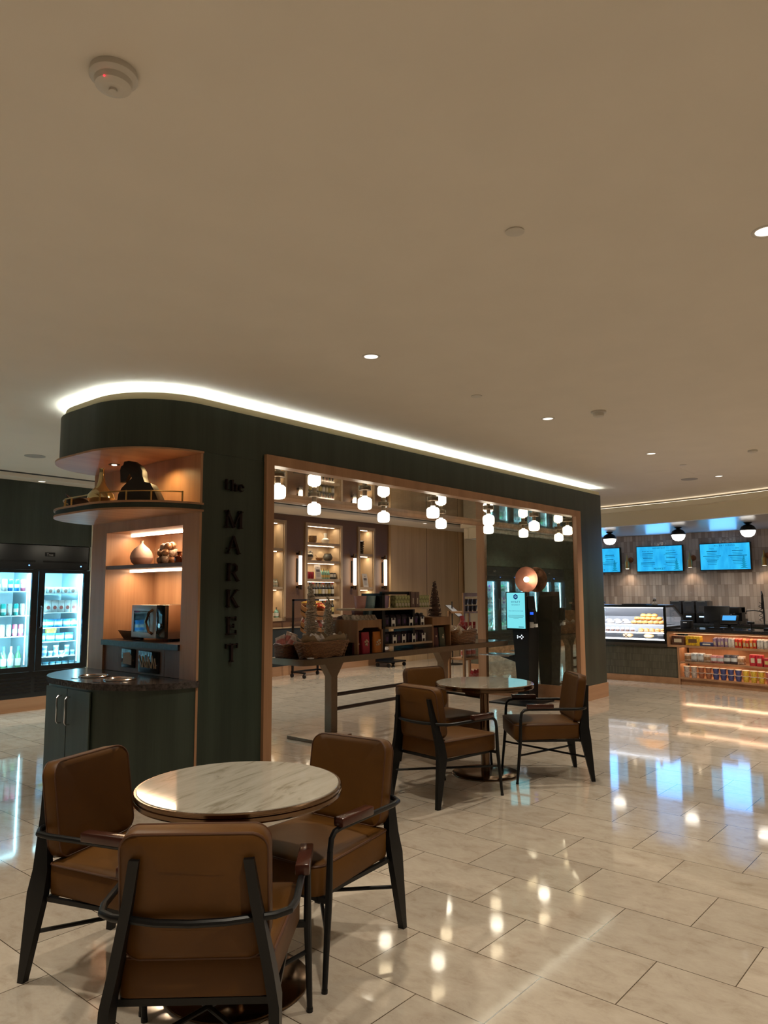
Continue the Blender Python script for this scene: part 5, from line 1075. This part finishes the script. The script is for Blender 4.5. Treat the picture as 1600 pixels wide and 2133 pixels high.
for (x, y, z) in [(12.64, 4.60 + i * .096, .965) for i in range(6)] + [(12.67, 4.65 + i * .096, 1.018) for i in range(5)] + [(12.69, 4.74 + i * .096, 1.072) for i in range(3)]:
    c = bun if k == 0 else bun.copy()
    if k: COL.objects.link(c)
    c.location = (x, y, z - .01 if k < 6 else z); k += 1; tag(c, 'golden bun piled on the upper shelf of the pastry case', 'bun', 'golden buns in the pastry case')
for c in [o_ for o_ in COL.objects if o_.name.startswith('bun')]: c.location.z += .0
wb = MB().sphere((0, 0, .022), .06, 16, 9, .45).build('sugared_pastry', SUG)
for i in range(6):
    c = wb if i == 0 else wb.copy()
    if i: COL.objects.link(c)
    c.location = (12.62 + .07 * (i % 2), 5.20 + (i // 2) * .15 + .06 * (i % 2), .955 + .03 * (i % 2)); tag(c, 'sugar-white pastry on the upper shelf left of the buns', 'pastry', 'sugared pastries in the pastry case')
mf = thing('cupcake', '', 'cake'); MB().lathe([(.026, 0), (.036, .04)], seg=14).build('case', MUF, mf); MB().sphere((0, 0, .045), .038, 14, 8, .7).build('icing', SUG, mf)
for i in range(14): put(mf, 'mf', 12.60, 5.10 + i * .09, .823, label=ON[13 - i] + ' cupcake from left on the lower tray of the pastry case', group='cupcakes in the pastry case')
sw = thing('sandwich_roll', '', 'sandwich'); MB().sphere((0, 0, .018), .045, 14, 8, .5).build('bottom_half', BUN, sw); MB().sphere((0, 0, .042), .045, 14, 8, .5).build('top_half', BUN, sw)
for i in range(5): put(sw, 'sw', 12.60, 4.57 + i * .095, .823, label=ON[4 - i] + ' filled roll from left on the lower tray of the pastry case', group='filled rolls in the pastry case')
for a_, b_, n_ in ((5.04, 6.4, 'cupcakes'), (4.52, 5.00, 'filled rolls')):
    o = MB().box(12.54, a_, .8101, 12.70, b_, .822).build('tray', WHITE); tag(o, 'white tray under the ' + n_ + ' in the pastry case', 'tray')
for i, (y, cross) in enumerate(((4.83, False), (5.20, True))):
    t = thing('round_loaf', 'round loaf at the bottom of the pastry case' + (' with a black crossed ribbon' if cross else ', plain, nearer the right end'), 'bread', (12.64, y, .716))
    MB().sphere((0, 0, .043), .088, 18, 10, .48).build('loaf', mat('loaf_crust', (.62, .42, .22), .5, var=.15), t)
    if cross:
        mb = MB(); mb.X = Matrix.Translation((-.092, 0, .043)) @ Matrix.Rotation(.7, 4, 'X'); mb.box(-.003, -.06, -.005, .003, .06, .005); mb.X = Matrix.Translation((-.092, 0, .043)) @ Matrix.Rotation(-.7, 4, 'X'); mb.box(-.003, -.06, -.005, .003, .06, .005); mb.build('ribbon', BLACKP, t)
o = MB().box(12.55, 4.55, .7155, 12.60, 4.66, .80, .004).build('dark_cup', BLACKP); tag(o, 'dark carton at the right of the loaves in the pastry case', 'carton')
# things on top of the case
def simple(name, mb, m, loc, label, cat, rz=0): o = mb.build(name, m); o.location = loc; o.rotation_euler = (0, 0, rz); return tag(o, label, cat)
simple('cutting_board', MB().box(-.12, -.22, 0, .12, .22, .015), BLACKP, (12.70, 5.05, 1.2852), 'black tray lying on top of the pastry case', 'tray')
t = thing('ornament', 'small silver ornament with ball on top of the pastry case', 'ornament', (12.66, 4.72, 1.2852)); MB().lathe([(.05, 0), (.055, .02), (.02, .04), (.015, .06)], seg=16).build('stand', WHITE, t); MB().sphere((0, 0, .085), .03).build('ball', STEEL, t)
t = thing('ornament', 'silver bowl ornament on the pastry case beside the green pier', 'ornament', (12.66, 5.68, 1.2852)); MB().lathe([(.03, 0), (.07, .03), (.075, .05), (.065, .05)], seg=16).build('bowl', STEEL, t); MB().sphere((0, 0, .06), .035).sphere((.03, .03, .055), .025).build('balls', WHITE, t)
# ---- register group on the worktop
t = thing('cash_register', 'black point-of-sale monitor with its back to the room', 'register', (12.85, 3.78, .90))
MB().box(-.10, -.12, 0, .12, .12, .02).prismy([(-.02, .02), (.04, .02), (.04, .18), (-.0, .18)], -.04, .04).build('stand', BLACKP, t)
mb = MB(); mb.X = Matrix.Rotation(.18, 4, 'Y'); mb.box(-.03, -.20, .10, .0, .20, .37, .006); mb.build('monitor', BLACKP, t)
t = thing('card_terminal', 'black card terminal with bright blue screen on the service counter', 'card reader', (12.62, 3.52, .90), .1)
MB().box(-.06, -.06, 0, .06, .06, .03).prismy([(-.02, .03), (.03, .03), (.03, .14), (.0, .12)], -.02, .02).build('stand', BLACKP, t)
mb = MB(); mb.X = Matrix.Translation((0, 0, .15)) @ Matrix.Rotation(-.75, 4, 'Y'); mb.box(-.10, -.13, -.015, .10, .13, .015, .006); h_ = mb.build('housing', BLACKP, t)
mb = MB(); mb.X = Matrix.Translation((0, 0, .15)) @ Matrix.Rotation(-.75, 4, 'Y'); mb.box(-.02, -.10, .0151, .085, .10, .017); mb.build('screen', emis('tablet_blue', (.08, .42, .95), 1.1), h_)
t = thing('receipt_printer', 'black receipt printer beside the pastry case', 'printer', (12.72, 4.22, .90)); MB().box(-.08, -.08, 0, .10, .08, .13, .01).build('body', BLACKP, t); MB().box(-.083, -.03, .09, -.0801, .03, .10).build('paper_slot', WHITE, t)
t = thing('scanner', 'small black barcode scanner by the card terminal', 'scanner', (12.70, 3.22, .90)); MB().lathe([(.05, 0), (.05, .01), (.015, .02), (.012, .09)], seg=14).build('stand', BLACKP, t); MB().box(-.03, -.05, .09, .03, .05, .13, .008).build('head', BLACKP, t)
simple('tray', MB().box(-.12, -.20, 0, .12, .20, .03, .005), BLACKP, (12.85, 2.85, .90), 'flat dark tray at the right end of the service counter', 'tray')
# ---- back counter
t = thing('back_counter', 'dark counter along the tiled wall', 'counter', (0, 0, 0)); MB().box(14.85, 0, 0, 15.49, 6.6, .86).build('cabinet', GREEN, t); MB().box(14.82, 0, .8601, 15.49, 6.6, .90).build('worktop', STONE, t)
HOP = glass('smoked_plastic', (.10, .10, .11), .05, .12)
gm = thing('drink_dispenser', '', 'dispenser'); MB().box(-.18, -.11, 0, .18, .11, .19, .01).build('base', BLACKP, gm); MB().prismy([(-.16, .191), (.16, .191), (.17, .42), (-.17, .42)], -.105, .105).build('hopper', mat('smoked_hopper', (.02, .02, .022), .12, spec=.8), gm); MB().box(-.19, -.07, .405, .18, .07, .43).build('lid', mat('grey_lid', (.12, .12, .12), .3), gm); MB().box(-.184, -.05, .11, -.1801, .05, .135).build('display', emis('pale_display', (.5, .75, 1), 2.0), gm); MB().box(-.166, -.06, .22, -.1621, .06, .37).build('printed_panel', mat('hopper_panel', (.04, .04, .045), .3), gm)
for i, y in enumerate((5.17, 4.92, 4.67)): place(gm, 15.15, y, .90, label=('left', 'middle', 'right')[i] + ' of three smoked-hopper machines against the tiled wall', first=i == 0)
t = thing('espresso_machine', 'low black espresso machine right of the hopper machines', 'machine', (15.12, 4.25, .90)); MB().box(-.22, -.27, .0, .22, .27, .05).box(-.02, -.27, .05, .22, .27, .30).box(-.22, -.27, .20, .22, .27, .31, .01).build('body', BLACKP, t)
for yy in (-.15, .15): MB().cyl((-.12, yy, .18), (-.12, yy, .239), .03).cyl((-.12, yy, .19), (-.28, yy, .18), .01).each('brew_group', STEEL, t)
t = thing('tap', 'tall black spring tap beside the tiled wall', 'tap', (15.2, 3.62, .90))
MB().cyl((0, 0, 0), (0, 0, .42), .014).tube([(0, 0, .42), (-.02, .0, .54), (-.09, 0, .60), (-.16, -.02, .54), (-.17, -.02, .40)], .012).build('riser', BLACK, t)
MB().tube([(0, 0, .22), (-.02, .16, .25), (-.02, .30, .235), (-.02, .31, .18)], .010).build('side_spout', BLACK, t); MB().cyl((-.17, -.02, .28), (-.17, -.02, .40), .02).build('spray_head', BLACK, t)
mb = MB().lathe([(.012, 0), (.012, .012)], seg=8); mb = MB(); pts = [(.0 + .03 * math.cos(i * .9), .05 + .03 * math.sin(i * .9), .05 + .012 * i) for i in range(30)]; MB().tube(pts, .006, 6).build('hose', BLACK, t)
MB().box(-.25, -.25, .0, .12, .25, .004).build('sink_rim', STEEL, t)
# ---- menu screens
SCB = mat('screen_frame', (.01, .01, .012), .3)
def menu_screen(yl, yr, title, label, cols):
    zc0, zc1 = 1.925, 2.468
    t = thing('menu_screen', label, 'screen', (15.44, 0, 0))
    MB().box(-.02, yr, zc0, .058, yl, zc1, .004).build('housing', SCB, t)
    m = MATS.get('menu_cyan')
    if not m:
        m = bpy.data.materials.new('menu_cyan'); m.use_nodes = True; MATS['menu_cyan'] = m; nt = m.node_tree; nt.nodes.clear()
        e = nt.nodes.new('ShaderNodeEmission'); o_ = nt.nodes.new('ShaderNodeOutputMaterial'); tc = nt.nodes.new('ShaderNodeTexCoord'); n_ = nt.nodes.new('ShaderNodeTexNoise'); n_.inputs['Scale'].default_value = 7; n_.inputs['Detail'].default_value = 6
        mp = nt.nodes.new('ShaderNodeMapping'); mp.inputs['Scale'].default_value = (1, 1, .35); nt.links.new(tc.outputs['Object'], mp.inputs[0]); nt.links.new(mp.outputs[0], n_.inputs['Vector'])
        r = nt.nodes.new('ShaderNodeValToRGB'); r.color_ramp.elements[0].position = .35; r.color_ramp.elements[1].position = .65; r.color_ramp.elements[0].color = (.018, .35, .74, 1); r.color_ramp.elements[1].color = (.035, .52, .92, 1)
        nt.links.new(n_.outputs['Fac'], r.inputs[0]); nt.links.new(r.outputs[0], e.inputs[0]); e.inputs[1].default_value = 1.15; nt.links.new(e.outputs[0], o_.inputs[0])
    s_ = MB().box(-.023, yr + .015, zc0 + .015, -.0201, yl - .015, zc1 - .015).build('screen', m, t)
    INKM = emis('menu_ink', (.004, .10, .22), .7)
    yc = (yl + yr) / 2; FX2 = lambda y, z: facing((-.0235, y, z), (0, -1, 0))
    if title: text_mesh('lettering', title, .042, INKM, s_, FX2(yc, 2.402), .0005, space=1.25)
    if cols != 'allday': text_mesh('lettering', 'MARKET', .062, INKM, s_, FX2(yc, 1.965), .0005, space=1.1)
    heads = {'b': ['FROM THE OVEN', 'SANDWICHES'], 'allday': ['MAINS', 'SIDES'], 'c': ['', '']}[cols]
    for sx_, hd in zip((.24, -.24), heads):
        if hd: text_mesh('lettering', hd, .030, INKM, s_, FX2(yc + sx_, 2.345), .0005)
        mb = MB(); rng = random.Random(len(hd) + 3)
        for i in range(9 if cols != 'c' else 8):
            z = 2.30 - i * .032; w = rng.uniform(.08, .17)
            if rng.random() < .15: continue
            mb.box(-.0245, yc + sx_ - w, z, -.0232, yc + sx_ + w, z + (.012 if i % 3 == 0 else .006))
        mb.build('menu_text', INKM, s_)
    # fir tree drawn in the corner of the screen
    mb = MB()
    for k_ in range(6): zz = 1.96 + .04 * k_; w = .075 - .011 * k_; mb.prismx([(yr + .13 - w, zz), (yr + .13 + w, zz), (yr + .13, zz + .045)], -.0239, -.0232)
    mb.build('tree_drawing', emis('menu_tree', (.01, .28, .50), 1.0), s_)
    area((15.40, yc, 2.19), .9, .5, 6.0, (.12, .45, 1.0), (0, math.radians(90), 0))
menu_screen(7.40, 6.45, '', 'bright blue menu screen cut off by the green pier', 'c')
menu_screen(6.095, 5.125, 'BREAKFAST', 'bright blue breakfast menu screen between two brass wall lamps', 'b')
menu_screen(4.795, 3.84, 'ALL DAY DINING', 'bright blue all day dining menu screen nearest the right edge', 'allday')
for i, y in enumerate((6.28, 4.975, 3.60)):
    t = thing('brass_wall_lamp', ('brass cylinder wall lamp left of the breakfast screen', 'brass cylinder wall lamp between the two full menu screens', 'brass cylinder wall lamp at the right edge of the picture')[i], 'wall lamp', (15.5, y, 2.17))
    mb = MB(); mb.X = Matrix.Translation((-.012, -.03, .02)) @ Matrix.Rotation(PI / 2, 4, 'Y'); mb.lathe([(.055, -.012), (.06, 0), (.05, .011)], seg=20); mb.build('wall_plate', mat('copper_plate', (.35, .14, .08), .3, 1), t)
    MB().tube([(-.02, -.03, .02), (-.09, -.02, .05), (-.13, 0, .03)], .008).build('arm', BRASS, t)
    MB().lathe([(.042, -.17), (.045, -.165), (.045, -.02), (.03, 0), (.02, .04), (.012, .12), (.004, .13)], (-.13, 0, 0), 20).build('shade', BRASS, t)
    MB().lathe([(.03, -.172), (.036, -.1705)], (-.13, 0, 0), 16).build('lens', emis('lamp_lens', (1, .8, .55), 10), t)
    spot(15.37, y, 1.985, 7, 110, .8, (1, .72, .48), .02)
for i, (x, y) in enumerate([(14.1, 6.10), (13.95, 4.70), (13.80, 3.46)]):
    t = thing('dome_ceiling_lamp', ('black-capped globe lamp beside the green pier', 'black-capped globe lamp above the breakfast screen', 'black-capped globe lamp above the all day dining screen')[i], 'ceiling light', (x, y, 0))
    MB().lathe([(.065, 2.699), (.07, 2.69), (.04, 2.672), (.025, 2.668)], seg=24).build('ceiling_plate', BLACK, t)
    MB().lathe([(.025, 2.6681), (.06, 2.66), (.105, 2.63), (.130, 2.585), (.134, 2.56), (.128, 2.56)], seg=32).build('black_cap', BLACK, t)
    MB().lathe([(.122, 2.5599), (.118, 2.53), (.095, 2.48), (.055, 2.453), (.005, 2.445)], seg=32).build('glass_globe', emis('dome_glow', (1, .93, .82), 6.0), t)
# ================================================================== CEILING FITTINGS
def downlight(x, y, z, label, m=None, r=.05):
    t = thing('recessed_light', label, 'recessed light', (x, y, z), 0, None)
    MB().rings([[(rr * math.cos(2 * PI * i / 28), rr * math.sin(2 * PI * i / 28), zz) for i in range(28)] for rr, zz in ((r + .012, -.0005), (r + .010, -.004), (r, -.004), (r - .004, -.0008))], False).build('trim_ring', mat('trim_white', (.62, .57, .50), .5), t)
    MB().lathe([(.001, -.0006), (r - .004, -.0007), (r - .004, -.0003)], seg=24).build('lens', m or emis('downlight_lens', (1, .92, .80), 1.6), t)
    return t
NM = ['recessed ceiling light above the front of the portal, left of the others', 'recessed ceiling light nearest the round smoke detector over the portal', 'third recessed ceiling light along the front of the portal', 'recessed ceiling light just before the soffit']
for (x, y), l in zip([(3.54, 3.13), (5.9, 3.09), (8.2, 3.02), (10.44, 2.94)], NM): downlight(x, y, CEIL, l)
downlight(3.40, .707, CEIL, 'recessed light cut by the right edge of the picture')
MW = mat('fitting_white', (.60, .56, .50), .45)
t = thing('smoke_detector', 'large round white smoke detector with a red light, upper left of the ceiling', 'smoke detector', (1.033, 1.942, CEIL))
MB().lathe([(.068, -.0001), (.070, -.02), (.062, -.028), (.055, -.030)], seg=36).build('base', MW, t); MB().lathe([(.055, -.0301), (.052, -.048), (.034, -.056), (.03, -.056)], seg=36).build('head', MW, t); MB().lathe([(.012, -.0561), (.012, -.064)], seg=14).build('sensor_cage', MW, t)
MB().sphere((-.045, -.03, -.052), .003, 8, 6).build('indicator', emis('red_led', (1, .02, .03), 4), t)
o = MB().lathe([(.040, -.0001), (.041, -.006), (.02, -.009)], seg=32).build('cover_plate', MW); o.location = (2.678, 1.534, CEIL); tag(o, 'plain round white cover plate on the ceiling above the portal right side', 'ceiling plate')
t = thing('sprinkler', 'small round sprinkler cover between the recessed lights', 'sprinkler', (4.83, 3.15, CEIL)); MB().lathe([(.045, -.0001), (.046, -.004), (.03, -.006)], seg=28).build('plate', MW, t)
t = thing('smoke_detector', 'smaller white smoke detector ahead of the second recessed light', 'smoke detector', (5.95, 2.63, CEIL)); MB().lathe([(.065, -.0001), (.065, -.015), (.05, -.018)], seg=28).build('base', MW, t); MB().lathe([(.045, -.0181), (.043, -.045), (.03, -.05)], seg=28).build('head', MW, t)
t = thing('sprinkler', 'small sprinkler cover near the far recessed light', 'sprinkler', (9.2, 3.0, CEIL)); MB().lathe([(.04, -.0001), (.04, -.005), (.025, -.007)], seg=24).build('plate', MW, t)
o = MB().lathe([(.11, -.0001), (.11, -.004), (.09, -.005)], seg=36).build('ceiling_speaker', mat('speaker_grey', (.36, .33, .30), .6)); o.location = (10.44, 3.33, CEIL); tag(o, 'round grey speaker grille in the ceiling near the soffit', 'speaker')
o = MB().lathe([(.11, -.0001), (.11, -.004), (.09, -.005)], seg=36).build('ceiling_speaker', MATS['speaker_grey']); o.location = (3.66, 8.31, CEIL); tag(o, 'round speaker grille in the ceiling behind the rounded portal end', 'speaker')
o = MB().rings([[(9.45, 3.12, z), (10.0, 3.12, z), (10.0, 3.55, z), (9.45, 3.55, z)] for z in (CEIL - .0002, CEIL - .002)]).build('access_panel', CEILM); tag(o, 'flush square access panel in the ceiling', 'access panel')
o = MB().lathe([(.05, -.0001), (.05, -.02), (.03, -.03)], seg=24).build('detector', MW); o.location = (8.76, 2.10, CEIL); tag(o, 'small white ceiling sensor near the right edge', 'sensor')
for i, (x, y) in enumerate([(1.2 + 3.2, 9.75), (8.9, 9.45), (10.6, 9.42), (12.6, 9.6)]):
    z = 3.0 if y > 9.55 else CEIL
    downlight(x, y, z, ['recessed light above the coolers', 'recessed light in front of the niche nearest the coolers', 'recessed light in front of the wide wine niche', 'recessed light in front of the tan wall'][i])
t = thing('dome_camera', 'white dome security camera with black eye on the market ceiling', 'camera', (8.75, 8.95, CEIL)); MB().lathe([(.075, -.0001), (.075, -.03), (.06, -.05)], seg=24).build('housing', MW, t); MB().sphere((0, 0, -.05), .045, 16, 9).build('dark_dome', MATS['gloss_black'], t)
t = thing('spotlight', 'small white spotlight hanging from the soffit end beyond the passage', 'spotlight', (14.1, 9.14, 2.69)); MB().cyl((0, 0, 0), (0, 0, -.06), .01).build('stem', BLACK, t); MB().cyl((0, 0, -.06), (-.04, -.04, -.17), .035).build('head', WHITE, t)
print('objects', len(bpy.data.objects))

for o in COL.objects:
    if o.parent is None and 'label' in o.keys():
        n = len(o['label'].split())
        if n > 16 or (n < 4 and 'kind' not in o.keys()): print('LABEL', n, o['label'])
